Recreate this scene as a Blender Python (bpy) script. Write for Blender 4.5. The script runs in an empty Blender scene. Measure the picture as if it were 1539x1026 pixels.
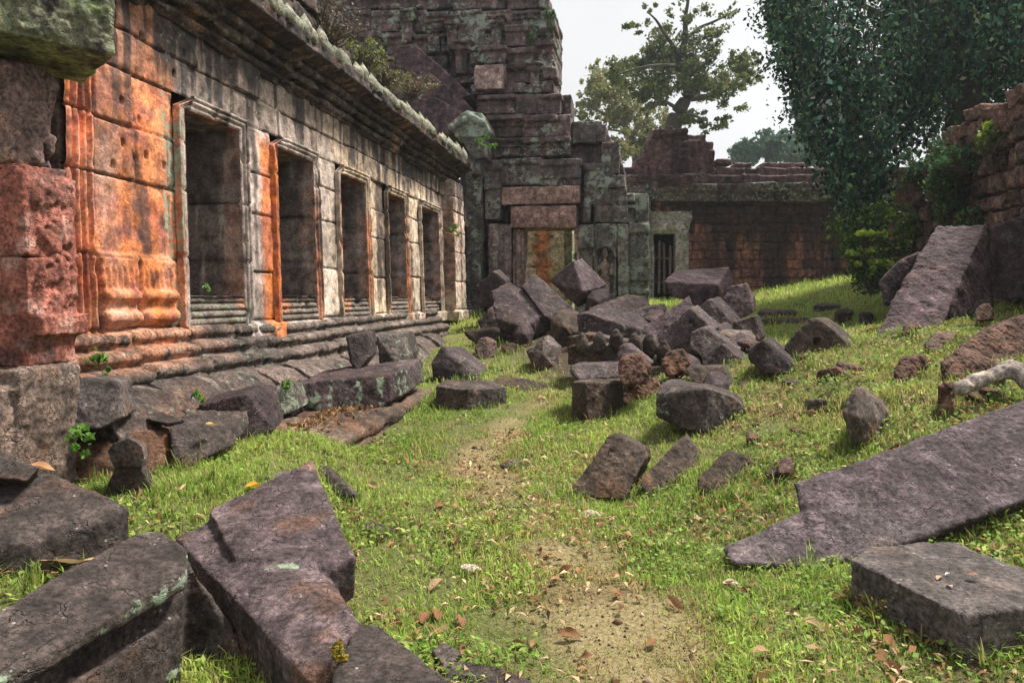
import bpy, bmesh, math, random
import numpy as np
from mathutils import Vector

SC = bpy.context.scene
COL = SC.collection
R = math.radians
random.seed(7)
rng = np.random.default_rng(7)

# ------------------------------------------------------------------ camera, sky, sun, exposure
F, U0, V0, H = 1100.0, 769.5, 448.0, 1.6          # focal length and horizon of the photograph (1539 px wide)
cam = bpy.data.objects.new('camera', bpy.data.cameras.new('camera'))
COL.objects.link(cam)
cam.location = (0, 0, H)
cam.rotation_euler = (R(90), 0, 0)
cam.data.sensor_width = 36
cam.data.lens = 36 * F / 1539
cam.data.shift_y = -(513 - V0) / 1539
cam.data.clip_start = 0.05
cam.data.clip_end = 2000
SC.camera = cam

SUN_EL, SUN_AZ = 58.0, 60.0                        # azimuth from +Y towards +X
w = bpy.data.worlds.new('World'); SC.world = w; w.use_nodes = True
nt = w.node_tree; nt.nodes.clear()
out = nt.nodes.new('ShaderNodeOutputWorld'); bg = nt.nodes.new('ShaderNodeBackground')
sky = nt.nodes.new('ShaderNodeTexSky'); sky.sky_type = 'NISHITA'; sky.sun_disc = False
sky.sun_elevation = R(SUN_EL); sky.sun_rotation = R(SUN_AZ); sky.dust_density = 4.0; sky.air_density = 1.0
hs = nt.nodes.new('ShaderNodeHueSaturation'); hs.inputs['Saturation'].default_value = 0.18
mx = nt.nodes.new('ShaderNodeMix'); mx.data_type = 'RGBA'; mx.inputs[0].default_value = 0.75
tc = nt.nodes.new('ShaderNodeTexCoord'); cn = nt.nodes.new('ShaderNodeTexNoise')
cn.inputs['Scale'].default_value = 2.2; cn.inputs['Detail'].default_value = 4
cr = nt.nodes.new('ShaderNodeMapRange')
cr.inputs[1].default_value = 0.3; cr.inputs[2].default_value = 0.7; cr.inputs[3].default_value = 3.7; cr.inputs[4].default_value = 4.5
cc = nt.nodes.new('ShaderNodeCombineColor')
nt.links.new(tc.outputs['Generated'], cn.inputs['Vector'])
nt.links.new(cn.outputs['Fac'], cr.inputs[0])
for k in range(3): nt.links.new(cr.outputs[0], cc.inputs[k])
nt.links.new(sky.outputs[0], hs.inputs['Color'])
nt.links.new(hs.outputs[0], mx.inputs[6]); nt.links.new(cc.outputs[0], mx.inputs[7])
nt.links.new(mx.outputs[2], bg.inputs[0]); nt.links.new(bg.outputs[0], out.inputs[0])
bg.inputs[1].default_value = 0.1

sl = bpy.data.lights.new('sun', 'SUN'); so = bpy.data.objects.new('sun', sl); COL.objects.link(so)
sl.energy = 4.0; sl.angle = R(12); sl.color = (1.0, 0.93, 0.82)
sd = Vector((math.sin(R(SUN_AZ)) * math.cos(R(SUN_EL)), math.cos(R(SUN_AZ)) * math.cos(R(SUN_EL)), math.sin(R(SUN_EL))))
so.rotation_euler = sd.to_track_quat('Z', 'Y').to_euler()
so.location = sd * 60
SC.view_settings.view_transform = 'Standard'
SC.view_settings.look = 'None'
SC.view_settings.gamma = 1.0
SC.view_settings.exposure = 1.1
SC.cycles.max_bounces = 6
SC.cycles.transparent_max_bounces = 4

# ------------------------------------------------------------------ helpers: noise
def _hash(a, b, c):
    h = (a * 374761393 + b * 668265263 + c * 2147483647 + 1013904223) & 0xffffffff
    h = ((h ^ (h >> 13)) * 1274126177) & 0xffffffff
    h = ((h ^ (h >> 16)) * 2246822519) & 0xffffffff
    return ((h ^ (h >> 13)) & 0xffff) / 32767.5 - 1.0
def vnoise(p):
    p = np.asarray(p, float); i = np.floor(p).astype(np.int64); f = p - i
    f = f * f * f * (f * (f * 6 - 15) + 10)
    x, y, z = i[..., 0], i[..., 1], i[..., 2]; fx, fy, fz = f[..., 0], f[..., 1], f[..., 2]
    r = 0
    for dx in (0, 1):
        for dy in (0, 1):
            for dz in (0, 1):
                r = r + _hash(x + dx, y + dy, z + dz) * (fx if dx else 1 - fx) * (fy if dy else 1 - fy) * (fz if dz else 1 - fz)
    return r
def fbm(p, octv=4, gain=.5):
    p = np.asarray(p, float); r = 0; a = 1; t = 0
    for k in range(octv):
        r = r + a * vnoise(p * (2.03 ** k) + 17.3 * k); t += a; a *= gain
    return r / t
def sstep(a, b, x):
    t = np.clip((x - a) / (b - a), 0, 1); return t * t * (3 - 2 * t)
def mixc(a, b, t):
    t = np.asarray(t)[..., None]; return a * (1 - t) + np.asarray(b) * t
def P(u, v, Y):
    return np.array(((u - U0) / F * Y, Y, H + (V0 - v) / F * Y))

# ------------------------------------------------------------------ helpers: objects
def props(o, label=None, cat=None, group=None, kind=None):
    for k, v in (('label', label), ('category', cat), ('group', group), ('kind', kind)):
        if v: o[k] = v
    return o
def thing(name, label, cat, loc=(0, 0, 0), group=None):
    o = bpy.data.objects.new(name, None); COL.objects.link(o); o.location = loc; o.empty_display_size = .1
    return props(o, label, cat, group)
def origin(o):
    v = np.zeros(3)
    while o is not None: v += np.array(o.location); o = o.parent
    return v
def mesh_obj(name, V, faces, mat, parent=None, col=None, lich=None, smooth=True, base=None):
    """V: world coordinates (n,3); faces: (m,k) array or list of tuples"""
    V = np.asarray(V, float)
    me = bpy.data.meshes.new(name)
    o = bpy.data.objects.new(name, me); COL.objects.link(o)
    if parent is not None:
        o.parent = parent; loc = origin(parent)
    else:
        loc = np.array(base) if base is not None else np.array((V[:, 0].mean(), V[:, 1].mean(), V[:, 2].min()))
        o.location = loc
    L = V - loc
    if isinstance(faces, np.ndarray):
        m, k = faces.shape
        me.vertices.add(len(L)); me.vertices.foreach_set('co', L.astype(np.float32).ravel())
        me.loops.add(m * k); me.loops.foreach_set('vertex_index', faces.astype(np.int32).ravel())
        me.polygons.add(m); me.polygons.foreach_set('loop_start', np.arange(0, m * k, k, dtype=np.int32))
        me.update(calc_edges=True)
    else:
        me.from_pydata([tuple(x) for x in L], [], faces)
    finish_mesh(me, mat, col, lich, smooth)
    return o
def finish_mesh(me, mat, col, lich, smooth):
    n = len(me.vertices)
    if smooth: me.polygons.foreach_set('use_smooth', np.ones(len(me.polygons), bool))
    if col is not None:
        a = me.attributes.new('col', 'FLOAT_COLOR', 'POINT')
        c = np.ones((n, 4), np.float32); c[:, :3] = np.clip(col, 0, 1); a.data.foreach_set('color', c.ravel())
    if lich is not None:
        a = me.attributes.new('lich', 'FLOAT', 'POINT')
        a.data.foreach_set('value', np.broadcast_to(np.asarray(lich, np.float32), (n,)).copy())
    if mat: me.materials.append(mat)
    me.update()
def grid_faces(n, m, mask=None, flip=False):
    i, j = np.meshgrid(np.arange(n - 1), np.arange(m - 1), indexing='ij')
    a = i * m + j
    q = np.stack((a, a + m, a + m + 1, a + 1), -1)
    if flip: q = q[..., ::-1]
    if mask is not None: q = q[mask]
    return q.reshape(-1, 4)

# solids: a set of convex hulls merged, weathered by noise, coloured per vertex
def hull(pts):
    bm = bmesh.new(); vs = [bm.verts.new(tuple(p)) for p in pts]
    r = bmesh.ops.convex_hull(bm, input=vs)
    junk = [g for g in set(r['geom_interior'] + r['geom_unused']) if isinstance(g, bmesh.types.BMVert) and g.is_valid]
    if junk: bmesh.ops.delete(bm, geom=junk, context='VERTS')
    bmesh.ops.recalc_face_normals(bm, faces=bm.faces)
    bm.verts.index_update()
    V = np.array([v.co[:] for v in bm.verts]); Fc = [tuple(v.index for v in f.verts) for f in bm.faces]
    bm.free(); return V, Fc
_ICO = None
def ball(c, r, rot=0.0):
    global _ICO
    if _ICO is None:
        bm = bmesh.new(); bmesh.ops.create_icosphere(bm, subdivisions=2, radius=1); bm.verts.index_update()
        _ICO = (np.array([v.co[:] for v in bm.verts]), [tuple(v.index for v in f.verts) for f in bm.faces]); bm.free()
    r = np.broadcast_to(np.asarray(r, float), (3,)); V = _ICO[0] * r
    ca, sa = math.cos(rot), math.sin(rot)
    V = np.stack((V[:, 0] * ca - V[:, 1] * sa, V[:, 0] * sa + V[:, 1] * ca, V[:, 2]), 1)
    return V + np.asarray(c), _ICO[1]
JOBS = []
def solid(name, hulls, mat, vox, colfn, amp=1.0, erode=.6, parent=None, props_=None, lo=.35, edge=.35, rough=1.0, holes=()):
    JOBS.append(dict(name=name, hulls=hulls, mat=mat, vox=vox, colfn=colfn, amp=amp, erode=erode, parent=parent,
                     props=props_ or {}, lo=lo, edge=edge, rough=rough, holes=holes))
def run_jobs():
    tmp = []
    for j in JOBS:
        V = []; Fc = []; n = 0
        for (v, f) in j['hulls']:
            V.append(v); Fc += [tuple(k + n for k in g) for g in f]; n += len(v)
        me = bpy.data.meshes.new('tmp'); me.from_pydata([tuple(x) for x in np.concatenate(V)], [], Fc); me.update()
        o = bpy.data.objects.new('tmp', me); COL.objects.link(o)
        m = o.modifiers.new('r', 'REMESH'); m.mode = 'VOXEL'; m.voxel_size = j['vox']; m.adaptivity = 0
        tmp.append(o)
    dg = bpy.context.evaluated_depsgraph_get()
    for j, o in zip(JOBS, tmp):
        me = bpy.data.meshes.new_from_object(o.evaluated_get(dg)); me.name = j['name']
        j['me'] = me
    for o in tmp:
        m = o.data; bpy.data.objects.remove(o); bpy.data.meshes.remove(m)
    for j in JOBS:
        me = j['me']; n = len(me.vertices); me.materials.clear()
        V = np.empty(n * 3, np.float32); me.vertices.foreach_get('co', V); V = V.reshape(-1, 3).astype(float)
        E = np.empty(len(me.edges) * 2, np.int32); me.edges.foreach_get('vertices', E); E = E.reshape(-1, 2)
        a = np.concatenate((E[:, 0], E[:, 1])); b = np.concatenate((E[:, 1], E[:, 0]))
        deg = np.maximum(np.bincount(a, minlength=n), 1)[:, None]
        Nn = np.empty(n * 3, np.float32); me.vertex_normals.foreach_get('vector', Nn); Nn = Nn.reshape(-1, 3).astype(float)
        S = V.copy()
        it = max(3, min(14, int(.07 / j['vox'])))
        for _ in range(it):
            S = np.stack([np.bincount(a, weights=S[b, k], minlength=n) for k in range(3)], 1) / deg
        conv = ((V - S) * Nn).sum(1)                      # >0 on edges and corners
        er = j['erode'] * sstep(-.1, .75, fbm(V / .16 + 5.1, 3))
        er = np.clip(er, 0, 1)[:, None]
        A = j['amp']; lo = j['lo']
        d = A * (.016 * fbm(V / lo, 3) + .010 * j['rough'] * fbm(V / .09 + 3, 3) + .004 * j['rough'] * vnoise(V / .028))
        W2 = V * (1 - er) + S * er + Nn * d[:, None]
        cv = np.clip(conv / (.25 * .07), 0, 1)
        for hp, hr in j['holes']:                          # drilled dowel holes
            dd = np.linalg.norm(V - hp, axis=1); k_ = int(np.argmin(dd)); ax = Nn[k_]; q_r = V - V[k_]; pr_ = np.linalg.norm(q_r - (q_r @ ax)[:, None] * ax, axis=1)
            W2 = W2 - ax * (np.where((Nn @ ax > .3) & (dd < dd[k_] + 3 * hr), 1.0, 0) * hr * 2.2 * np.exp(-(pr_ / hr) ** 4))[:, None]
        W2 = W2 - Nn * (cv * j['erode'] * .035 * sstep(.08, .42, fbm(V / .13 + 31, 3)))[:, None]
        me.vertices.foreach_set('co', W2.astype(np.float32).ravel())
        e = np.clip(conv / (.25 * .07), 0, 1) * j['edge'] * sstep(-.4, .5, fbm(V / .2 + 9, 2))
        c, l = j['colfn'](V, Nn)
        c = c * (1 + .9 * e)[:, None]
        finish_mesh(me, j['mat'], c, l, True)
        o = bpy.data.objects.new(j['name'], me); COL.objects.link(o)
        if j['parent'] is not None:
            o.parent = j['parent']; loc = origin(j['parent'])
        else:
            loc = np.array((W2[:, 0].mean(), W2[:, 1].mean(), W2[:, 2].min())); o.location = loc
        me.vertices.foreach_set('co', (W2 - loc).astype(np.float32).ravel()); me.update()
        props(o, **j['props'])
    JOBS.clear()

# ------------------------------------------------------------------ materials
def node(nt, t, **kw):
    n = nt.nodes.new(t)
    for k, v in kw.items():
        if k in n.inputs.keys() if isinstance(k, str) else False: n.inputs[k].default_value = v
        else: setattr(n, k, v)
    return n
def newmat(name):
    m = bpy.data.materials.new(name); m.use_nodes = True; nt = m.node_tree; nt.nodes.clear()
    o = nt.nodes.new('ShaderNodeOutputMaterial'); b = nt.nodes.new('ShaderNodeBsdfPrincipled')
    nt.links.new(b.outputs[0], o.inputs[0]); b.inputs['Specular IOR Level'].default_value = .25
    return m, nt, b, o
def noise_node(nt, pos, scale, detail=6, rough=.6):
    n = nt.nodes.new('ShaderNodeTexNoise'); n.inputs['Scale'].default_value = scale
    n.inputs['Detail'].default_value = detail; n.inputs['Roughness'].default_value = rough
    nt.links.new(pos, n.inputs['Vector']); return n.outputs['Fac']
def ramp(nt, x, a, b, lo=0., hi=1.):
    n = nt.nodes.new('ShaderNodeMapRange'); n.interpolation_type = 'SMOOTHSTEP'
    n.inputs[1].default_value = a; n.inputs[2].default_value = b; n.inputs[3].default_value = lo; n.inputs[4].default_value = hi
    nt.links.new(x, n.inputs[0]); return n.outputs[0]
def mth(nt, op, a, b):
    n = nt.nodes.new('ShaderNodeMath'); n.operation = op
    for k, x in enumerate((a, b)):
        if isinstance(x, (int, float)): n.inputs[k].default_value = x
        else: nt.links.new(x, n.inputs[k])
    return n.outputs[0]
def cmix(nt, fac, a, b, mode='MIX'):
    n = nt.nodes.new('ShaderNodeMix'); n.data_type = 'RGBA'; n.blend_type = mode
    for k, x in ((0, fac), (6, a), (7, b)):
        if isinstance(x, (int, float)): n.inputs[k].default_value = x
        elif isinstance(x, tuple): n.inputs[k].default_value = (*x, 1)
        else: nt.links.new(x, n.inputs[k])
    return n.outputs[2]
def gray(nt, x):
    n = nt.nodes.new('ShaderNodeCombineColor')
    for k in range(3): nt.links.new(x, n.inputs[k])
    return n.outputs[0]
def stone_mat(name, pit=0.0, bump=.55, lichen=(.27, .36, .26), speck=1.0, bscale=1.0, bdist=.02, lscale=13, fine=(.38, 1.72), cracks=0., bed=0.):
    m, nt, b, o = newmat(name)
    g = nt.nodes.new('ShaderNodeNewGeometry'); pos = g.outputs['Position']
    at = nt.nodes.new('ShaderNodeAttribute'); at.attribute_name = 'col'
    al = nt.nodes.new('ShaderNodeAttribute'); al.attribute_name = 'lich'
    n1 = noise_node(nt, pos, 7, 8, .65); n2 = noise_node(nt, pos, 38, 6, .7); n3 = noise_node(nt, pos, 150, 3, .6)
    c = cmix(nt, 1.0, at.outputs['Color'], gray(nt, ramp(nt, n1, .28, .72, .42, 1.7)), 'MULTIPLY')
    c = cmix(nt, 1.0, c, gray(nt, ramp(nt, n2, .3, .7, *fine)), 'MULTIPLY')
    # lichen: crusts where the vertex value lets them through
    nl = mth(nt, 'ADD', mth(nt, 'MULTIPLY', noise_node(nt, pos, lscale, 9, .74), 2.0), -.5)
    lm = ramp(nt, mth(nt, 'ADD', nl, al.outputs['Fac']), .9, 1.08)
    lc = cmix(nt, ramp(nt, n2, .35, .65), lichen, tuple(x * .6 for x in lichen))
    c = cmix(nt, mth(nt, 'MULTIPLY', lm, .85), c, lc)
    # small pale spots
    v = nt.nodes.new('ShaderNodeTexVoronoi'); v.inputs['Scale'].default_value = 26; nt.links.new(pos, v.inputs['Vector'])
    sm = mth(nt, 'MULTIPLY', ramp(nt, v.outputs['Distance'], .13, .2, 1, 0), ramp(nt, n1, .53, .6))
    c = cmix(nt, mth(nt, 'MULTIPLY', sm, .55 * speck), c, (.42, .42, .39))
    nt.links.new(c, b.inputs['Base Color'])
    b.inputs['Roughness'].default_value = .82
    hgt = mth(nt, 'ADD', mth(nt, 'MULTIPLY', n2, .6), mth(nt, 'MULTIPLY', n3, .22))
    hgt = mth(nt, 'ADD', hgt, mth(nt, 'MULTIPLY', lm, .12))
    if cracks > 0:
        vm = nt.nodes.new('ShaderNodeVectorMath'); vm.operation = 'ADD'
        nz_ = nt.nodes.new('ShaderNodeTexNoise'); nz_.inputs['Scale'].default_value = 3.5; nz_.inputs['Detail'].default_value = 5; nt.links.new(pos, nz_.inputs['Vector'])
        nt.links.new(pos, vm.inputs[0]); nt.links.new(nz_.outputs['Color'], vm.inputs[1])
        vc = nt.nodes.new('ShaderNodeTexVoronoi'); vc.feature = 'DISTANCE_TO_EDGE'; vc.inputs['Scale'].default_value = 1.5; nt.links.new(vm.outputs[0], vc.inputs['Vector'])
        ck = mth(nt, 'MULTIPLY', ramp(nt, vc.outputs['Distance'], .0, .018, 1, 0), ramp(nt, n1, .48, .56))
        hgt = mth(nt, 'SUBTRACT', hgt, mth(nt, 'MULTIPLY', ck, cracks))
        # bedding planes of the sandstone
        mp = nt.nodes.new('ShaderNodeMapping'); mp.inputs['Scale'].default_value = (5, 5, 26); mp.inputs['Rotation'].default_value = (.5, .35, 0); nt.links.new(pos, mp.inputs['Vector'])
        bd = noise_node(nt, mp.outputs[0], 1.0, 4, .6); hgt = mth(nt, 'ADD', hgt, mth(nt, 'MULTIPLY', mth(nt, 'MULTIPLY', ramp(nt, bd, .35, .65), ramp(nt, n1, .46, .62)), bed))
    if pit > 0:
        v2 = nt.nodes.new('ShaderNodeTexVoronoi'); v2.inputs['Scale'].default_value = 17 * bscale; nt.links.new(pos, v2.inputs['Vector'])
        pm = ramp(nt, mth(nt, 'ADD', v2.outputs['Distance'], mth(nt, 'MULTIPLY', n2, .35)), .35, .62)
        hgt = mth(nt, 'ADD', hgt, mth(nt, 'MULTIPLY', pm, pit))
    bu = nt.nodes.new('ShaderNodeBump'); bu.inputs['Strength'].default_value = bump; bu.inputs['Distance'].default_value = bdist
    nt.links.new(hgt, bu.inputs['Height']); nt.links.new(bu.outputs[0], b.inputs['Normal'])
    return m
M_STONE = stone_mat('sandstone', bump=.95, bdist=.024, lichen=(.30, .38, .27), cracks=.7, bed=.35)
M_WALL = stone_mat('wall_sandstone', bump=.8, bdist=.016, lichen=(.33, .42, .31), fine=(.62, 1.4), cracks=.35, speck=.4)
M_FAR = stone_mat('sandstone_distant', bump=1.0, bdist=.06, lichen=(.46, .54, .45), lscale=8)
M_LAT = stone_mat('laterite', pit=1.1, bump=.9, lichen=(.24, .33, .25), speck=.5, bdist=.03)
def leaf_mat(name, trans=.35, rough=.55, spec=.3):
    m, nt, b, o = newmat(name)
    at = nt.nodes.new('ShaderNodeAttribute'); at.attribute_name = 'col'
    b.inputs['Roughness'].default_value = rough; b.inputs['Specular IOR Level'].default_value = spec
    nt.links.new(at.outputs['Color'], b.inputs['Base Color'])
    t = nt.nodes.new('ShaderNodeBsdfTranslucent'); hs = nt.nodes.new('ShaderNodeHueSaturation'); hs.inputs['Value'].default_value = 1.3
    nt.links.new(at.outputs['Color'], hs.inputs['Color']); nt.links.new(hs.outputs[0], t.inputs['Color'])
    mx = nt.nodes.new('ShaderNodeMixShader'); mx.inputs[0].default_value = trans
    nt.links.new(b.outputs[0], mx.inputs[1]); nt.links.new(t.outputs[0], mx.inputs[2]); nt.links.new(mx.outputs[0], o.inputs[0])
    return m
M_LEAF = leaf_mat('leaf'); M_GRASS = leaf_mat('grass_blade', .4, .6, .2); M_DRY = leaf_mat('dry_leaf', .2, .8, .1)
def plain_mat(name, scale, lo, hi, bump, bscale, rough=.9):
    m, nt, b, o = newmat(name)
    g = nt.nodes.new('ShaderNodeNewGeometry'); pos = g.outputs['Position']
    at = nt.nodes.new('ShaderNodeAttribute'); at.attribute_name = 'col'
    n1 = noise_node(nt, pos, scale, 8, .7); n2 = noise_node(nt, pos, bscale, 6, .7)
    c = cmix(nt, 1.0, at.outputs['Color'], gray(nt, ramp(nt, n1, .3, .7, lo, hi)), 'MULTIPLY')
    nt.links.new(c, b.inputs['Base Color']); b.inputs['Roughness'].default_value = rough
    bu = nt.nodes.new('ShaderNodeBump'); bu.inputs['Strength'].default_value = bump; bu.inputs['Distance'].default_value = .03
    nt.links.new(n2, bu.inputs['Height']); nt.links.new(bu.outputs[0], b.inputs['Normal'])
    return m
M_GROUND = plain_mat('earth', 45, .55, 1.45, .8, 40)
M_BARK = plain_mat('bark', 12, .5, 1.4, 1.0, 25)
M_WOOD = plain_mat('weathered_wood', 8, .6, 1.3, .5, 30)

# ------------------------------------------------------------------ terrain
def zpath(Y): return np.interp(Y, [0, 3, 4, 6, 8, 10, 12, 15, 18, 22, 28, 40, 100], [0, 0, .0, .12, .27, .45, .62, .88, 1.12, 1.35, 1.56, 1.6, 1.6])
def ground(X, Y, fine=True):
    X = np.asarray(X, float); Y = np.asarray(Y, float)
    z = zpath(Y)
    xe = np.interp(Y, [0, 3, 4.5, 6, 8, 9.5, 11, 13, 15, 40], [2.3, 2.2, 1.7, 1.2, 1.0, 1.2, 2.6, 5.0, 6.8, 8])
    d = X - xe; d = .5 * (d + np.sqrt(d * d + .25)) - .1
    z = z + 1.25 * np.tanh(.19 * np.maximum(d, 0))
    z = z + .62 * np.exp(-((X - 2.2) / 1.7) ** 2 - ((Y - 13.3) / 1.6) ** 2)
    z = z + .25 * np.exp(-((X - .4) / 1.2) ** 2 - ((Y - 16) / 1.7) ** 2)
    sw_ = (X + 4.3) * .1749 + Y * .9846; ow_ = (X + 4.3) * .9846 - Y * .1749        # debris bank against the gallery
    z = z + .36 * sstep(2.2, 1.45, ow_) * sstep(7.3, 6.3, sw_) * sstep(2.2, 3.6, sw_)
    if fine:
        p = np.stack((X, Y, np.zeros_like(X)), -1)
        mo = sstep(.3, 2.0, d) * sstep(12, 9, Y)
        z = z + (.06 + .09 * mo) * fbm(p / .9, 3) + (.02 + .035 * mo) * fbm(p / .24 + 4, 2)
    return z
def hit(u, v, lo=1.5, hi=60.0):
    Ys = np.linspace(lo, hi, 6000); X = (u - U0) / F * Ys; zr = H + (V0 - v) / F * Ys
    b = zr <= ground(X, Ys, False)
    return float(Ys[np.argmax(b)]) if b.any() else hi

# ------------------------------------------------------------------ the ground
def path_amount(X, Y):
    xc = np.interp(Y, [0, 3.05, 3.9, 5, 6.4, 7.6, 9.3, 10.5, 12], [.65, .58, .46, .14, -.40, -.07, .5, .75, .9])
    wd = np.interp(Y, [3, 4, 5, 6.4, 8, 10], [.34, .30, .26, .24, .22, .2])
    st = np.interp(Y, [2, 3.6, 4.1, 4.8, 5.6, 6.2, 7.0, 7.8, 9, 10.5], [.8, .8, .5, .4, .45, .9, .9, .55, .3, .0])
    d = np.abs(X - xc) / wd
    p = np.stack((X, Y, 0 * X), -1)
    return np.clip(st * (1.35 - .75 * d) + .75 * fbm(p / .28, 4), 0, 1)
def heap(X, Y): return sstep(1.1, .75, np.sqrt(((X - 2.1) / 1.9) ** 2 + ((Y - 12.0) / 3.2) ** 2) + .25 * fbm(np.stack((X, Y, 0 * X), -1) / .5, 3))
def build_ground():
    ys = np.concatenate((np.arange(-3, 1.6, .3), 1.6 * 1.012 ** np.arange(0, 260), np.array([40, 50, 70, 110, 200, 500])))
    xs = np.concatenate((-np.array([500, 200, 90, 50, 30, 20, 14, 11]), np.arange(-9, 12, .07), np.array([13, 15, 18, 24, 40, 90, 200, 500])))
    Y, X = np.meshgrid(ys, xs, indexing='ij')
    Z = ground(X, Y)
    p = np.stack((X, Y, 0 * X), -1)
    pa = path_amount(X, Y); n = fbm(p / .5, 4)
    c = mixc(np.broadcast_to(np.array((.11, .115, .04)), X.shape + (3,)), (.27, .21, .11), .75 * sstep(.2, .95, pa))
    c = mixc(c, (.11, .07, .04), .6 * sstep(.1, .6, n))
    c = mixc(c, (.16, .17, .045), sstep(12, 16, Y))
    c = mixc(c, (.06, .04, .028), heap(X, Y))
    o = mesh_obj('ground', np.stack((X, Y, Z), -1).reshape(-1, 3), grid_faces(len(ys), len(xs), flip=True), M_GROUND, col=c.reshape(-1, 3), base=(0, 0, 0))
    props(o, 'grassy ground rising into a mound on the right', 'ground', kind='structure')
build_ground()

# ------------------------------------------------------------------ gallery frame: s along the wall, o out from it, z up
AT = .1777; ang = math.atan(AT)
T = np.array((math.sin(ang), math.cos(ang))); NV = np.array((math.cos(ang), -math.sin(ang))); OX = -4.3
def W(s, o, z):
    s, o, z = np.broadcast_arrays(np.asarray(s, float), np.asarray(o, float), np.asarray(z, float))
    o = o - .035 * np.maximum(0, z - 1.3)
    return np.stack((OX + T[0] * s + NV[0] * o, T[1] * s + NV[1] * o, z), -1)
def s_of(u, o=0.):
    k = (u - U0) / F
    return (k * NV[1] * o - OX - NV[0] * o) / (T[0] - k * T[1])

ORANGE, RED, GREY, CREAM, DARK, BROWN = [np.array(c) for c in ((.52, .165, .05), (.43, .13, .07), (.40, .33, .30), (.52, .40, .27), (.045, .036, .036), (.20, .125, .085))]
WIN = [(s_of(a), s_of(b)) for a, b in ((284, 365), (422, 475), (516, 553), (587, 611), (637, 662))]
ZB, ZS, ZT, ZC = 1.33, 1.62, 3.40, 4.17         # wall base, window sill, window head, cornice foot
FR = .13
def wall_col(s, z, o=0.):
    s, z = np.broadcast_arrays(np.asarray(s, float), np.asarray(z, float))
    p = np.stack((s, 0 * s, z), -1)
    st = fbm(np.stack((s / .09, 0 * s, z / 1.4), -1), 4)         # vertical streaks
    st2 = fbm(np.stack((s / .25, 0 * s + 3, z / 2.5), -1), 3)
    n = fbm(p / .45, 4); nf = fbm(p / .12 + 7, 3)
    c = np.broadcast_to(GREY, s.shape + (3,)).copy()
    c = mixc(c, CREAM, np.interp(s, [9.7, 10.2, 11, 13.5, 15.5, 17], [.0, .25, .8, .85, .6, .2]) * sstep(-.5, .3, n + .3))
    c = mixc(c, BROWN, .6 * sstep(.0, .6, st2))
    orm = np.interp(s, [4.6, 5.3, 5.6, 6.9, 7.02], [.5, .8, 1, 1, 0])
    orm = np.maximum(orm * (.85 + .45 * st2 + .3 * n), 0)
    a1, b1 = WIN[0][1], WIN[1][0]
    t = (s - a1) / (b1 - a1)
    orm = np.maximum(orm, np.where((t > 0) & (t < 1.15), sstep(.42, .6, t + .12 * st + .05 * n) * 1.0, 0) * sstep(3.55, 3.3, z + .3 * st))
    for k in range(1, 4):
        a1, b1 = WIN[k][1], WIN[k + 1][0]; t = (s - a1) / (b1 - a1)
        m = np.maximum(sstep(.22, .08, t + .1 * st) * [.0, .7, .7, .8][k], sstep(.86, .97, t + .06 * st) * [.0, 1., .9, .7][k])
        orm = np.maximum(orm, np.where((t > -.06) & (t < 1.06), m, 0) * sstep(3.2, 2.7, z + .5 * n))
    m = sstep(15.6, 16.1, s) * sstep(17.5, 17, s) * .35; orm = np.maximum(orm, m * sstep(-.1, .4, st2))
    oc = mixc(np.broadcast_to(ORANGE, s.shape + (3,)), RED, sstep(-.3, .5, nf + .5 * n + np.where(s < 5.7, .3, 0)))
    c = mixc(c, oc, np.clip(orm, 0, 1))
    c = mixc(c, (.50, .40, .34), .3 * sstep(.25, .6, st) * sstep(7.2, 5.4, s))     # pale run-off streaks on the orange
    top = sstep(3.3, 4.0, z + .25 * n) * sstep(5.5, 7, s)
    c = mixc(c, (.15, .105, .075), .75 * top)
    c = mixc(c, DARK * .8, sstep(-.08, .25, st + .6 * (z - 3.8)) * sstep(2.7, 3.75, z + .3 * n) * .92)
    c = mixc(c, DARK, .8 * sstep(.18, .5, st2 + .3 * nf))
    c = mixc(c, DARK, .55 * sstep(.3, .65, nf) * sstep(-.3, .3, n))
    l = .12 * n + .1 + .22 * sstep(2.0, 1.4, z) + .12 * sstep(3.4, 3.7, z) + .05 * sstep(15.5, 17, s)
    l = np.where(s < 6.75, l - .2, l) + np.where((np.abs(s - 6.86) < .13), .42 * sstep(.2, -.3, st), 0)
    return c, l

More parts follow.
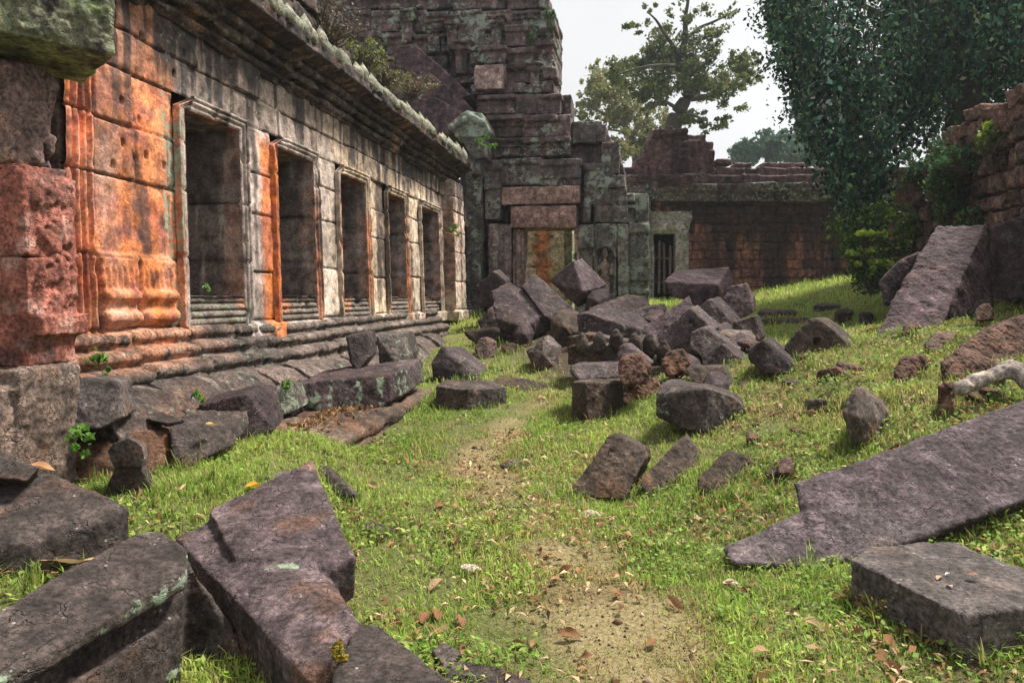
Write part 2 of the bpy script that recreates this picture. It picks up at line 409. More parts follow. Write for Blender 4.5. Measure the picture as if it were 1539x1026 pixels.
gallery = thing('gallery', 'long ruined sandstone gallery with five tall framed windows and orange stained walls', 'building', (OX + T[0] * 5, T[1] * 5, 0))
def joints_for(zone, rs):
    return rs
def build_wall():
    ss = [4.5]
    while ss[-1] < 19.5: ss.append(ss[-1] + .0023 * ss[-1])
    ss = np.array(ss); zz = np.arange(1.1, ZC + .06, .015)
    s, z = np.meshgrid(ss, zz, indexing='ij')
    p = np.stack((s, 0 * s, z), -1)
    wob = .012 * fbm(p / .4, 2)
    zc = np.array([1.1, ZB + .02, 1.95, 2.60, 3.06, 3.52, 3.86, ZC + .1])
    # courses shift a little from pier to pier
    pier = np.digitize(s, [a for a, b in WIN] + [16.4])
    dz = np.array([0, -.05, .06, -.02, .05, -.05, .02])[pier]
    ci = np.digitize(z - dz * (z > 1.6) * (z < 3.3) + wob, zc)
    zj = np.min(np.abs((z - dz * (z > 1.6) * (z < 3.3) + wob)[..., None] - zc), -1)
    r2 = random.Random(3)
    vj = np.full(s.shape, 9.0); bid = pier * 20 + ci
    for c in range(1, 8):
        if c in (6, 7): js = list(np.cumsum([4.4] + [r2.uniform(.5, .95) for _ in range(20)]))
        elif c == 5: js = [a - FR for a, b in WIN] + [b + FR for a, b in WIN] + [5.88, 6.35]
        elif c == 2: js = [5.88, 6.34, 6.82, 17.6]
        elif c == 4: js = [5.87, 6.38, 6.80, 17.4]
        elif c == 3: js = [5.87, 6.82, 17.5]
        else: js = [5.0, 6.3, 8.2, 10.4, 12.2, 14.1, 16.5]
        js = np.sort(np.array(js)); m = ci == c
        sw = s + .02 * fbm(p / .3 + 11, 2)
        dd = np.min(np.abs(sw[m][:, None] - js), -1); vj[m] = dd
        bid[m] += 100 * np.digitize(sw[m], js)
    j = np.minimum(zj, vj)
    rb = np.random.default_rng(5).normal(0, 1, 40000)
    o = .008 * rb[bid % 40000] + .008 * rb[(bid * 7 + 3) % 40000] * (z - 2.5)
    o = o + .012 * fbm(p / .35, 3) + .007 * fbm(p / .08, 3)
    chip = sstep(.05, .5, fbm(p / .14 + 2, 3)) * sstep(.09, .0, j)
    o = o - .016 * chip - .03 * np.exp(-(j / .009) ** 2)
    o = o + .05 * sstep(.02, .0, np.abs(z - (ZB - .12)) - .1)            # string course at the wall's foot
    # dowel holes
    for hs_, hz in ((6.2, 3.25), (6.22, 2.9), (6.5, 2.85), (6.74, 2.8), (6.45, 3.15), (7.1, 3.95), (6.5, 3.9), (6.1, 2.7), (6.95, 3.7)):
        o = o - .06 * np.exp(-(((s - hs_) / .018) ** 4 + ((z - hz) / .03) ** 4))
    # first pilaster: moulded foot, vertical ribs on the doorway side
    pm = sstep(5.86, 5.90, s) * sstep(6.84, 6.80, s)
    o = o + pm * .05 * sstep(1.98, 1.94, z)
    o = o + pm * (.045 * np.exp(-((z - 1.62) / .045) ** 4) + .05 * np.exp(-((z - 1.44) / .05) ** 4) + .012 * np.sin(s * 95) * sstep(1.66, 1.7, z) * sstep(1.86, 1.82, z))
    o = o - .03 * np.exp(-((s - 6.34) / .03) ** 2) * pm * sstep(1.95, 1.9, z)
    rib = sstep(5.60, 5.63, s) * sstep(5.87, 5.84, s)
    o = o + rib * .03 * np.sin((s - 5.60) * 2 * math.pi / .075)
    # corner pilaster near the tower, with a carved panel
    pil = sstep(16.35, 16.4, s) * sstep(17.45, 17.4, s)
    o = o + .22 * pil + pil * .007 * np.sin(z * 26) * np.sin(s * 22)
    keep = np.ones((len(ss) - 1, len(zz) - 1), bool)
    sm = .5 * (ss[1:] + ss[:-1]); zm = .5 * (zz[1:] + zz[:-1])
    for a, b in WIN:
        keep &= ~(((sm > a - FR) & (sm < b + FR))[:, None] & ((zm > ZB) & (zm < ZT + FR))[None, :])
    a, b = W6
    keep &= ~(((sm > a - .02) & (sm < b + .02))[:, None] & ((zm > ZB) & (zm < ZT + .0))[None, :])
    keep &= ~((sm < 5.60)[:, None] & (zm < 3.42)[None, :] & (sm > 4.86)[:, None])
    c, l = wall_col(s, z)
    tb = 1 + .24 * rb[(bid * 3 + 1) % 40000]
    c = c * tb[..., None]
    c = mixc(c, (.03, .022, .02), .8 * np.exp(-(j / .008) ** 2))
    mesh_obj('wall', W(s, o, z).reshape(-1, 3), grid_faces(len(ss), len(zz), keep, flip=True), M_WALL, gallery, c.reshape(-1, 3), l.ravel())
    # rear of the wall so that it has a body
    hs_ = [hull([W(a, q, zq) for a in (4.5, 19.5) for q in (-.8, -1.05) for zq in (.2, ZC + .2)])]
    v, f = hs_[0]
    mesh_obj('rear_wall', v, f, M_STONE, gallery, np.tile(BROWN, (len(v), 1)), 0, smooth=False)
W6 = (s_of(699.), s_of(709.))
build_wall()

def surf(nu, nv, fn):
    a, b = np.meshgrid(np.linspace(0, 1, nu), np.linspace(0, 1, nv), indexing='ij'); return fn(a, b)
def join_grids(gs):
    V = []; Fc = []; C = []; L = []; n = 0
    for (v, flip, c, l) in gs:
        a, b = v.shape[:2]
        Fc.append(grid_faces(a, b, flip=flip) + n); V.append(v.reshape(-1, 3)); C.append(c.reshape(-1, 3)); L.append(np.broadcast_to(l, (a, b)).ravel()); n += a * b
    return np.concatenate(V), np.concatenate(Fc), np.concatenate(C), np.concatenate(L)
def niche_col(pw, q, seed):
    """q: depth into the opening, metres"""
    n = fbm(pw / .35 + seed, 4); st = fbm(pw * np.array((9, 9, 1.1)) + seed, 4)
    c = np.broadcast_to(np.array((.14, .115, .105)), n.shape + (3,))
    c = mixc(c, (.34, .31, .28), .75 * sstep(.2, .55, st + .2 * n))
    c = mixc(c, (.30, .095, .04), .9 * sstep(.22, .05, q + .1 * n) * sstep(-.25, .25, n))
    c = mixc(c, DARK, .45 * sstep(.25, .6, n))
    return c, -.05 + .1 * n
def build_window(k, a, b, zb=ZS, zt=ZT):
    g = []; D = .78; e = max(.02, a * .0035); nn = lambda L: max(4, int(L / e))
    def jamb(s0, flip, se):
        q, t = np.meshgrid(np.linspace(-.03, D, nn(D)), np.linspace(zb - .02, zt + .02, nn(zt - zb)), indexing='ij')
        p = np.stack((q, 0 * q + se, t), -1)
        jz = np.min(np.abs(t[..., None] - np.array([2.0 + .1 * k % .2, 2.62 + .05 * k])), -1)
        w_ = .012 * fbm(p / .2, 3) - .03 * np.exp(-(jz / .012) ** 2) + .03 * sstep(.1, .14, q) * (1 if flip else 1)
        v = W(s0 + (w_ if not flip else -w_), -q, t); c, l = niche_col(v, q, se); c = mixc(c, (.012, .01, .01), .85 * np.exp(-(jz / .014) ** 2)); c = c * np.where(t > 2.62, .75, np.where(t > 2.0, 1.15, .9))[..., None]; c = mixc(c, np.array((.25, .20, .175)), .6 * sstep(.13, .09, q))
        g.append((v, flip, c, l))
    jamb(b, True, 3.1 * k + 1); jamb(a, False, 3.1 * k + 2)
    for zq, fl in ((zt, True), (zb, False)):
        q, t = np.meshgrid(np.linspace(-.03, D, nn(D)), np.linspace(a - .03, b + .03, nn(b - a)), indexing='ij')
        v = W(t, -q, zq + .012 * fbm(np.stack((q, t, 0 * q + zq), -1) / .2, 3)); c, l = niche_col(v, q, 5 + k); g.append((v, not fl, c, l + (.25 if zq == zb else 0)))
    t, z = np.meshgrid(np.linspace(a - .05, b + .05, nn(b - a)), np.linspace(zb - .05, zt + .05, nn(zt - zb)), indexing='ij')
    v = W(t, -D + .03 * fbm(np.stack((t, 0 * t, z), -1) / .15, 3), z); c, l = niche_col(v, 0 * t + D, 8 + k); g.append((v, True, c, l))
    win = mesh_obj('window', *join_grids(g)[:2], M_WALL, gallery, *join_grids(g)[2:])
    # moulded frame: jambs and head, three nested ridges
    d = np.linspace(0, FR + .025, 34)
    prof = .012 + .022 * (np.abs(np.sin(d / (FR + .02) * math.pi * 3.0)) ** .6) + .035 * sstep(.0, FR, d) - .05 * sstep(FR + .01, FR + .025, d)
    path = []
    for t in np.linspace(0, 1, nn(zt - ZB)): path.append((a, -1, ZB + t * (zt - ZB), 0))
    for t in np.linspace(0, 1, nn(b - a) + 2): path.append((a + t * (b - a), -1 + 2 * t, zt, 1))
    for t in np.linspace(0, 1, nn(zt - ZB)): path.append((b, 1, zt - t * (zt - ZB), 0))
    path = np.array(path)
    ps = path[:, None, 0] + path[:, None, 1] * np.where(path[:, None, 3] > 0, np.sign(path[:, None, 1]) * path[:, None, 1] ** 8 * 1.0, 1.0) * d[None] * np.where(path[:, None, 3] > 0, np.sign(path[:, None, 1]) * np.sign(path[:, None, 1]), 1)
    pz = path[:, None, 2] + path[:, None, 3] * d[None]
    pp = np.stack((ps, 0 * ps + k, pz), -1)
    oo = prof[None] + .008 * fbm(pp / .1, 3) - .03 * sstep(.25, .6, fbm(pp / .2 + 3, 3))
    for jz in (1.98, 2.62, 3.08): oo = oo - .025 * np.exp(-((pz - jz) / .012) ** 2)
    c, l = wall_col(ps, pz); c = mixc(c, c * .55, .5 * sstep(-.1, .4, fbm(pp / .15, 2)))
    mesh_obj('frame', W(ps, oo, pz).reshape(-1, 3), grid_faces(*ps.shape), M_WALL, win, c.reshape(-1, 3), (l + .05).ravel())
    # sill of stacked rolls
    t = np.linspace(0, 1, 60); ns = nn(b - a)
    s, q = np.meshgrid(np.linspace(a - .03, b + .03, ns), t, indexing='ij'); z = ZB + q * (zb - ZB)
    pp = np.stack((s, 0 * s, z), -1)
    rolls = np.abs(np.sin(q * math.pi * 4.0)) ** .5
    o = -.03 + .04 * rolls + .07 * (1 - q) * .5 + .01 * fbm(pp / .12, 3) - .05 * sstep(.3, .6, fbm(pp / .25 + k, 3)) - .05 * sstep(.985, 1, q)
    # shelf behind the rolls
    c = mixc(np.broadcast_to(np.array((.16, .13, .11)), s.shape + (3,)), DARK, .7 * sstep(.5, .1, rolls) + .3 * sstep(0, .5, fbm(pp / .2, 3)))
    c = mixc(c, ORANGE * .7, .5 * sstep(.2, .5, fbm(pp / .3 + 9, 2)))
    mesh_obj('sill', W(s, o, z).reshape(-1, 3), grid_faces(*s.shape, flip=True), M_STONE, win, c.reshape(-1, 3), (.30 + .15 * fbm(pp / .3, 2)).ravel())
for k, (a, b) in enumerate(WIN): build_window(k, a, b)
build_window(6, *W6, zb=1.62, zt=ZT - .02)

def sweep(name, prof, s0, s1, colfn, joints, ds=.0035, dt=.02, amp=1.0, mat=M_STONE, parent=gallery, zf=None, jd=.03, shift=.0, erode=.0):
    """extrude a profile (o, z) along the wall; block joints, wear and sag"""
    prof = np.array(prof, float); seg = np.linalg.norm(np.diff(prof, axis=0), axis=1); L = np.concatenate(([0], np.cumsum(seg)))
    t = np.linspace(0, L[-1], max(8, int(L[-1] / dt)))
    po, pz = np.interp(t, L, prof[:, 0]), np.interp(t, L, prof[:, 1])
    ss = [s0]
    while ss[-1] < s1: ss.append(ss[-1] + ds * max(ss[-1], 3))
    ss = np.array(ss); s, ti = np.meshgrid(ss, np.arange(len(t)), indexing='ij'); o = po[ti]; z = pz[ti]
    # outward normal of the profile
    to, tz = np.gradient(po), np.gradient(pz); ln = np.hypot(to, tz) + 1e-9; no, nz = (tz / ln)[ti], (-to / ln)[ti]
    if np.mean(no) < 0: no, nz = -no, -nz
    pp = np.stack((s, o, z), -1); js = np.array(joints)
    bi = np.digitize(s + .03 * fbm(pp / .3, 2), js); j = np.min(np.abs((s + .03 * fbm(pp / .3, 2))[..., None] - js), -1)
    rb = np.random.default_rng(11).normal(0, 1, (4, 200))
    d = amp * (.022 * fbm(pp / .3, 3) + .012 * fbm(pp / .08 + 4, 3)) - jd * np.exp(-(j / .016) ** 2)
    d = d - .05 * erode * sstep(.1, .5, fbm(pp / .35 + 8, 3)) - .03 * sstep(.12, 0, j) * sstep(.0, .4, fbm(pp / .15, 2))
    o2 = o + no * d + shift * rb[0][bi % 200]; z2 = z + nz * d + .8 * shift * rb[1][bi % 200] + (.6 * shift * rb[2][bi % 200]) * (s - np.concatenate((js, js[-1:]))[np.minimum(bi, len(js) - 1)])
    if zf is not None: z2 = z2 + zf(s)
    c, l = colfn(s, o, z, pp, ti / len(t)); c = c * (1 + .18 * rb[3][bi % 200])[..., None]
    c = mixc(c, (.03, .025, .022), .8 * np.exp(-(j / .012) ** 2))
    return mesh_obj(name, W(s, o2, z2).reshape(-1, 3), grid_faces(*s.shape, flip=True), mat, parent, c.reshape(-1, 3), l.ravel())
def arc(co, cz, r, a0, a1, n=8, ro=1.0):
    return [(co + ro * r * math.cos(R(a0 + (a1 - a0) * k / n)), cz + r * math.sin(R(a0 + (a1 - a0) * k / n))) for k in range(n + 1)]
def jl(s0, s1, lo, hi, seed):
    q = random.Random(seed); r = [s0 + q.uniform(0, lo)]
    while r[-1] < s1: r.append(r[-1] + q.uniform(lo, hi))
    return r
def corn_col(s, o, z, p, t):
    n = fbm(p / .4, 4); n2 = fbm(p / .12 + 5, 3); st = fbm(np.stack((s / .1, o, z / .8), -1), 3)
    c = np.broadcast_to(np.array((.06, .045, .038)), s.shape + (3,))
    c = mixc(c, (.20, .165, .13), .6 * sstep(.15, .5, n2))
    c = mixc(c, (.30, .15, .07), .5 * sstep(.2, .55, n + np.where((s > 11) & (s < 16), .2, -.1)))
    c = mixc(c, DARK * .6, .85 * sstep(-.15, .3, st + .3 * n))
    return c, .12 + .3 * n
sweep('cornice', [(-.05, ZC - .02), (.03, ZC - .02), (.05, ZC + .02)] + arc(.05, ZC + .07, .05, -60, 90) + [(.04, ZC + .14)] + arc(.09, ZC + .20, .055, -80, 90) + [(.10, ZC + .27), (.13, ZC + .275)] + arc(.15, ZC + .33, .05, -80, 80) + [(.16, ZC + .385), (.20, ZC + .39), (.36, ZC + .43), (.41, ZC + .455), (.42, ZC + .60), (.36, ZC + .62)], 5.6, 17.6, corn_col, jl(5.6, 17.6, .7, 1.3, 4), dt=.014, erode=1.0, shift=.012)
def roof_col(s, o, z, p, t):
    n = fbm(p / .4, 4); c = np.broadcast_to(np.array((.09, .075, .068)), s.shape + (3,)); c = mixc(c, DARK, .7 * sstep(0, .4, n)); return c, .2 + .2 * n
sweep('roof', [(.37, ZC + .60), (.28, ZC + .68), (.12, ZC + .84), (-.2, ZC + 1.1), (-.55, ZC + 1.5), (-1.0, ZC + 1.8), (-1.7, ZC + 2.0)], 5.6, 17.3, roof_col, jl(5.6, 17.3, .7, 1.2, 9), dt=.035, erode=1.2, shift=.015)
# broken masonry of the vault, still standing above the near part of the cornice
def vault_blocks():
    q = random.Random(31)
    def col(V, Nn):
        n = fbm(V / .4 + 7, 4); n2 = fbm(V / .13, 4); c = np.broadcast_to(np.array((.06, .045, .04)), V.shape); c = mixc(c, (.17, .12, .10), .7 * sstep(.05, .5, n2)); c = mixc(c, DARK * .6, .8 * sstep(-.05, .4, n)); return c, .12 + .35 * n
    z = ZC + .6
    for row in range(6):
        h = q.uniform(.26, .38); s = 5.4; e0 = .18 - .10 * row + (.22 if row == 2 else 0); end = (12.5, 11.6, 10.6, 9.6, 8.7, 7.6)[row]; hs_ = []
        while s < end:
            w_ = q.uniform(.5, .95); e = e0 + q.uniform(-.06, .08)
            hs_.append(hull([W(a, o, zz) for a in (s + .02, s + w_ - .02) for o, zz in ((e, z + .01), (e + q.uniform(-.03, .03), z + h - .02), (-1.2, z), (-1.2, z + h))])); s += w_
        solid('vault_course', hs_, M_STONE, .022, col, 1.5, .8, gallery, lo=.4); z += h
vault_blocks()
# row of lotus-bud antefixes on the cornice edge
def antefixes():
    r_ = random.Random(2); src = None; s = 6.6; k = 0; protos = []
    for v in range(4):
        q = np.random.default_rng(v)
        V, Fc = [], []
        rows = 13; cols = 14
        t, a = np.meshgrid(np.linspace(0, 1, rows), np.linspace(0, 2 * math.pi, cols), indexing='ij')
        wd = .085 * (.55 + .75 * np.sin(np.clip(t * 1.15, 0, 1) ** .8 * math.pi) ** .8) * (1 - t ** 6)
        X = np.stack((wd * np.cos(a), .55 * wd * np.sin(a) + .03 * t, .20 * t), -1)
        X += .010 * fbm(X / .05 + v * 3, 3)[..., None]
        me_o = None
        protos.append((X.reshape(-1, 3), grid_faces(rows, cols)))
    meshes = []
    for V, Fc in protos:
        me = bpy.data.meshes.new('antefix'); me.vertices.add(len(V)); me.vertices.foreach_set('co', V.astype(np.float32).ravel())
        me.loops.add(Fc.size); me.loops.foreach_set('vertex_index', Fc.astype(np.int32).ravel())
        me.polygons.add(len(Fc)); me.polygons.foreach_set('loop_start', np.arange(0, Fc.size, 4, dtype=np.int32)); me.update(calc_edges=True)
        n = fbm(V / .06, 3); finish_mesh(me, M_STONE, mixc(np.broadcast_to(np.array((.27, .24, .18)), V.shape), DARK, sstep(.0, .5, n)), .42 + .2 * n, True)
        meshes.append(me)
    while s < 17.2:
        if r_.random() < .93:
            o = bpy.data.objects.new('antefix', meshes[k % 4]); COL.objects.link(o); o.parent = gallery
            h = r_.uniform(.75, 1.25)
            o.location = Vector(W(s, .37 + r_.uniform(-.02, .03), ZC + .56)) - gallery.location
            o.rotation_euler = (r_.uniform(-.15, .05), r_.uniform(-.15, .15), -ang + math.pi / 2 + r_.uniform(-.2, .2)); o.scale = (1.25, 1.3, 1.3 * h)
        s += r_.uniform(.19, .235); k += 1
antefixes()

def plinth_col(s, o, z, p, t):
    n = fbm(p / .35, 4); n2 = fbm(p / .1 + 5, 3); st = fbm(np.stack((s / .07, o / .3, z / .5), -1), 3)
    c = np.broadcast_to(np.array((.095, .072, .062)), s.shape + (3,))
    c = mixc(c, (.36, .17, .10), .8 * sstep(7.6, 6.2, s + .8 * n) * sstep(1.0, 1.1, z))
    c = mixc(c, (.21, .17, .15), .5 * sstep(.1, .5, n2))
    c = mixc(c, DARK * .7, .8 * sstep(.0, .45, st + .4 * n))
    return c, .22 + .22 * n + .06 * st
sag = lambda s: -.05 * np.exp(-((s - 9) / 2.5) ** 2)
sweep('plinth', [(-.05, ZB + .03), (.05, ZB + .02)] + arc(.05, ZB - .04, .05, 80, -80) + [(.06, ZB - .11), (.11, ZB - .12)] + arc(.13, ZB - .18, .055, 85, -60, ro=1.3) + [(.16, ZB - .25), (.22, ZB - .26)] + arc(.26, ZB - .33, .065, 85, -50, ro=1.3) + [(.30, ZB - .40), (.34, ZB - .46), (.34, ZB - .8)],
      4.7, 15.2, plinth_col, [5.35, 6.12, 6.95, 7.75, 8.6, 9.9, 11.0, 12.2, 13.4, 14.6], dt=.013, shift=.02, zf=sag, erode=.6, jd=.05, amp=.6)
def step_col(s, o, z, p, t):
    n = fbm(p / .35, 4); c = np.broadcast_to(np.array((.085, .058, .042)), s.shape + (3,)); c = mixc(c, (.13, .06, .035), .7 * sstep(0, .5, n)); c = mixc(c, DARK, .6 * sstep(.2, .5, fbm(p / .12, 3))); return c, .0 + .2 * n
def plinth_blocks():
    q = random.Random(12); s = 5.15
    while s < 13.6:
        w_ = q.uniform(.62, 1.05); a, b = s + .02, s + w_ - .02; so, sz, ti = q.uniform(-.05, .07), q.uniform(-.05, .03), q.uniform(-.03, .03)
        pr = [(.1, .95), (.33, .93), (.47, .90), (.63, .79), (.74, .64), (.77, .40), (.74, .15), (.1, .15)]
        hs_ = [hull([W(x, o + so + (ti if x == a else -ti), float(z + sz + sag(s) + q.uniform(-.012, .012))) for x in (a, b) for o, z in pr])]
        sc0 = s
        def col(V, Nn, sc0=sc0):
            n = fbm(V / .35, 4); n2 = fbm(V / .1 + 5, 4); c = np.broadcast_to(np.array((.085, .062, .054)) * (1 + .5 * math.sin(sc0 * 7)), V.shape)
            c = mixc(c, (.24, .13, .09), .7 * sstep(6.6, 5.6, sc0) * sstep(-.2, .4, n)); c = mixc(c, (.17, .14, .125), .7 * sstep(.05, .5, n2)); c = mixc(c, DARK * .7, .8 * sstep(.0, .45, n + .4 * n2))
            st = fbm(V * np.array((10, 10, 2)), 3); return c, .22 + .3 * n + .2 * st
        solid('plinth_block', hs_, M_STONE, .014 if s < 9 else .022, col, 1.0, .7, gallery)
        s += w_
plinth_blocks()
sweep('terrace_step', [(.70, .42), (1.0, .40), (1.50, .36), (1.60, .35)] + arc(1.60, .29, .06, 85, -60) + [(1.60, .235), (1.66, .22), (1.68, .12), (1.69, -.15)], 6.75, 9.6, step_col, [7.5, 8.5], dt=.02, shift=.012, erode=.9, zf=lambda s: .03 * (s - 6.5))

# ------------------------------------------------------------------ colour recipes for single stones
PURPLE, GREYST, BROWNST, LATER = [np.array(c) for c in ((.040, .027, .029), (.043, .033, .030), (.046, .031, .023), (.075, .038, .026))]
def seg_dist(V, A, B):
    d = B - A; t = np.clip(((V - A) @ d) / (d @ d), 0, 1); return np.linalg.norm(V - A - t[:, None] * d, axis=1)
def stone_col(base, lich=.08, brown=.25, dark=.5, seed=0., streak=0., lines=()):
    def fn(V, Nn):
        n = fbm(V / .5 + seed, 4); n2 = fbm(V / .13 + seed + 5, 4); n3 = fbm(V / .3 - seed, 3)
        c = np.broadcast_to(np.array(base), V.shape).copy()
        nb = fbm(V / 1.1 + seed * 1.7, 3); c = mixc(c, np.array((.13, .11, .105)), .45 * sstep(.0, .45, nb + .3 * n2))
        c = mixc(c, np.array(base) * 2.0, .75 * sstep(.0, .5, n2))
        c = mixc(c, (.19, .085, .04), brown * sstep(.1, .55, n3))
        c = mixc(c, np.array(base) * .35, dark * sstep(.0, .5, n + .4 * n2))
        side = 1 - np.abs(Nn[:, 2])
        st = fbm(V * np.array((11, 11, 1.6)) + seed, 3)
        l = lich + .18 * n3 + streak * side * (.42 + .8 * st)
        for A, B, r_ in lines: l = np.maximum(l, .62 * np.exp(-(seg_dist(V, A, B) / r_) ** 2) * (1 + .6 * n2))
        return c, l
    return fn

# ------------------------------------------------------------------ doorway pier at the left edge
def Wb(s0, s1, o0, o1, z0, z1, j=.0, rnd=random.Random(1)):
    q = lambda: rnd.uniform(-j, j)
    return hull([W(a + q(), b + q(), c + q()) for a in (s0, s1) for b in (o0, o1) for c in (z0, z1)])
pier = thing('doorway_pier', 'broken doorway pier of stacked red carved blocks at the left edge, mossy lintel on top', 'pier', W(4.6, .4, 0))
def red_col(V, Nn):
    n = fbm(V / .4, 4); n2 = fbm(V / .12 + 2, 4)
    c = np.broadcast_to(np.array((.24, .085, .062)), V.shape); c = mixc(c, (.40, .24, .20), .6 * sstep(.1, .5, n2)); c = mixc(c, DARK, .8 * sstep(.1, .5, n + .3 * n2))
    return c, .05 + .18 * n
def grey_red(V, Nn):
    n = fbm(V / .4 + 3, 4); n2 = fbm(V / .12 + 8, 4)
    c = np.broadcast_to(np.array((.15, .10, .09)), V.shape); c = mixc(c, (.30, .17, .13), .6 * sstep(.1, .5, n2)); c = mixc(c, DARK, .8 * sstep(.0, .5, n)); return c, .02 + .2 * n
def relief(s0, s1, o, z0, z1, seed, n=26, rr=(.025, .06)):
    q = random.Random(seed); r = []
    for _ in range(n):
        a = q.uniform(*rr); r.append(ball(W(q.uniform(s0, s1), o + q.uniform(-.02, .015), q.uniform(z0, z1)), (a * .8, a * .9, a * q.uniform(.8, 1.9))))
    return r
def scroll(sc, o, zc, r, n=14, turns=1.4, rad=.024, sg=1):
    out_ = []
    for k in range(n):
        t = k / (n - 1); a = sg * turns * 2 * math.pi * t + 1; q = r * (1 - .75 * t)
        out_.append(ball(W(sc + q * math.cos(a), o, zc + q * math.sin(a)), rad * (1.2 - .4 * t)))
    return out_
sc_ = []
for k, (zq, rr) in enumerate(((1.55, .10), (1.78, .11), (2.02, .10), (2.24, .09), (1.42, .08))):
    for m_ in (-1, 1): sc_ += scroll(4.73 + m_ * .075, .685, zq, rr * .8, sg=m_)
solid('carved_block', [Wb(4.5, 4.90, -.05, .67, 1.86, 2.36, .012), Wb(4.5, 4.88, -.05, .62, 2.30, 2.42, .02)] + relief(4.58, 4.88, .67, 1.92, 2.3, 1) + [h for h in sc_ if h[0][:, 2].mean() > 1.86], M_STONE, .0125, red_col, 1.0, .8, pier)
solid('carved_block', [Wb(4.52, 4.89, -.05, .66, 1.20, 1.845, .012), Wb(4.54, 4.93, .0, .72, 1.36, 1.50, .015)] + relief(4.58, 4.86, .66, 1.5, 1.8, 2) + [h for h in sc_ if h[0][:, 2].mean() < 1.86], M_STONE, .0125, red_col, 1.0, .8, pier)
solid('carved_block', [Wb(4.48, 4.72, .0, .62, 2.40, 3.02, .03), Wb(4.6, 4.86, .1, .55, 2.44, 3.0, .03)] + relief(4.6, 4.82, .58, 2.5, 2.95, 3, 14, (.03, .07)), M_STONE, .014, grey_red, 2.2, 1., pier)
solid('base_block', [Wb(4.42, 4.86, .0, .70, .45, 1.17, .02), Wb(4.3, 4.7, .1, .66, .2, 1.1, .02)], M_STONE, .014, stone_col((.13, .092, .075), .02, .5, .4, 3), 1.6, .9, pier, lo=.5)
lA, lD = np.array((*P(172, 84, 4.5)[:2], 0)), np.array((-.743, -.669, 0)); lN = np.array((-.669, .743, 0))    # mossy lintel, turned on its bed
def LB(a, b, z): return lA + lD * a + lN * b + np.array((0, 0, z))
lint_sc = []
for k in range(6):
    for m_ in range(4):
        ctr = (.12 + k * .17, 3.19 + m_ * .13); sg = (-1) ** (k + m_)
        for t in np.linspace(0, 1, 14):
            a = sg * 8.8 * t + 1; q = .07 * (1 - .75 * t); lint_sc.append(ball(LB(ctr[0] + q * math.cos(a), -.005, ctr[1] + q * math.sin(a)), .016 * (1.2 - .4 * t)))
_q = random.Random(5)
lint_sc += [ball(LB(_q.uniform(.02, 1.0), _q.uniform(-.01, .01), _q.uniform(3.12, 3.7)), (.02, .02, _q.uniform(.02, .06))) for _ in range(70)]
lint_body = [hull([LB(a, b, z) for a in (0, 1.6) for b in (0, .8) for z in (3.09, 3.75)]), hull([LB(a, b, z) for a in (-.03, 1.6) for b in (-.04, .8) for z in (3.70, 3.85)])]
def moss_col(V, Nn):
    n = fbm(V / .2, 4); c = np.broadcast_to(np.array((.13, .13, .085)), V.shape); c = mixc(c, (.20, .25, .10), .7 * sstep(-.2, .3, n)); c = mixc(c, DARK, sstep(.1, .5, fbm(V / .09, 3))); return c, np.where(Nn[:, 2] < -.5, -.4, .30 + .2 * n)
solid('lintel', lint_body + lint_sc, M_STONE, .0125, moss_col, .9, .4, pier)
# recess of the blocked doorway behind the pier, with ribbed jamb
for k, (z0, z1) in enumerate(((1.3, 1.98), (1.99, 2.62), (2.63, 3.42))):
    solid('door_jamb', [Wb(5.575, 5.80, -.62, -.035, z0, z1, .006)], M_STONE, .013, stone_col((.075, .05, .045), .0, .4, .4, 4 + k), .8, .4, pier)
solid('door_panel', [Wb(4.4, 5.6, -.72, -.6, 1.0, 3.5)], M_STONE, .03, stone_col((.06, .045, .045), -.1, .2, .5, 2), 1., .4, pier)

# ------------------------------------------------------------------ tower at the gallery's end: o across its front, d towards the camera, z up
S0 = 19.3
def TW(o, d, z): return np.array((OX + T[0] * (S0 - d) + NV[0] * o, T[1] * (S0 - d) + NV[1] * o, z))
def to_(u, d):
    k = (u - U0) / F; S = S0 - d
    return (k * T[1] * S - OX - T[0] * S) / (NV[0] - k * NV[1])
def tz_(u, v, d):
    return H + (V0 - v) / F * TW(to_(u, d), d, 0)[1]
tower = thing('temple_tower', 'dark lichen covered stone tower with a square doorway at the end of the gallery', 'tower', TW(0, 0, 1.0))
def tow_col(base=(.125, .088, .085), lich=.2, dark=.7, seed=0.):
    def fn(V, Nn):
        n = fbm(V / .45 + seed, 4); n2 = fbm(V / .16 + seed + 5, 4); st = fbm(V * np.array((4, 4, .9)) + seed, 4)
        c = np.broadcast_to(np.array(base), V.shape); c = mixc(c, np.array(base) * 2.2, .7 * sstep(.05, .5, n2))
        c = mixc(c, (.26, .12, .08), .3 * sstep(.25, .6, n)); c = mixc(c, (.30, .27, .26), .45 * sstep(.3, .6, st)); c = mixc(c, np.array((.028, .024, .025)), dark * sstep(-.05, .4, st + .3 * n2))
        return c, lich + .07 + .5 * n + .2 * n2
    return fn
def tb(u0, u1, v0, v1, d, dep=1.2, j=.02, rnd=random.Random(4), cut=0.):
    um = .5 * (u0 + u1); o0, o1 = to_(u0, d) + .02, to_(u1, d) - .02; z0, z1 = tz_(um, v1, d) + .014, tz_(um, v0, d) - .014
    q = lambda: rnd.uniform(-j, j)
    f = rnd.uniform(-.03, .03)
    return hull([TW(a + q(), b, c + q()) for a in (o0, o1) for b in (d + f, d - dep) for c in (z0, z1)])
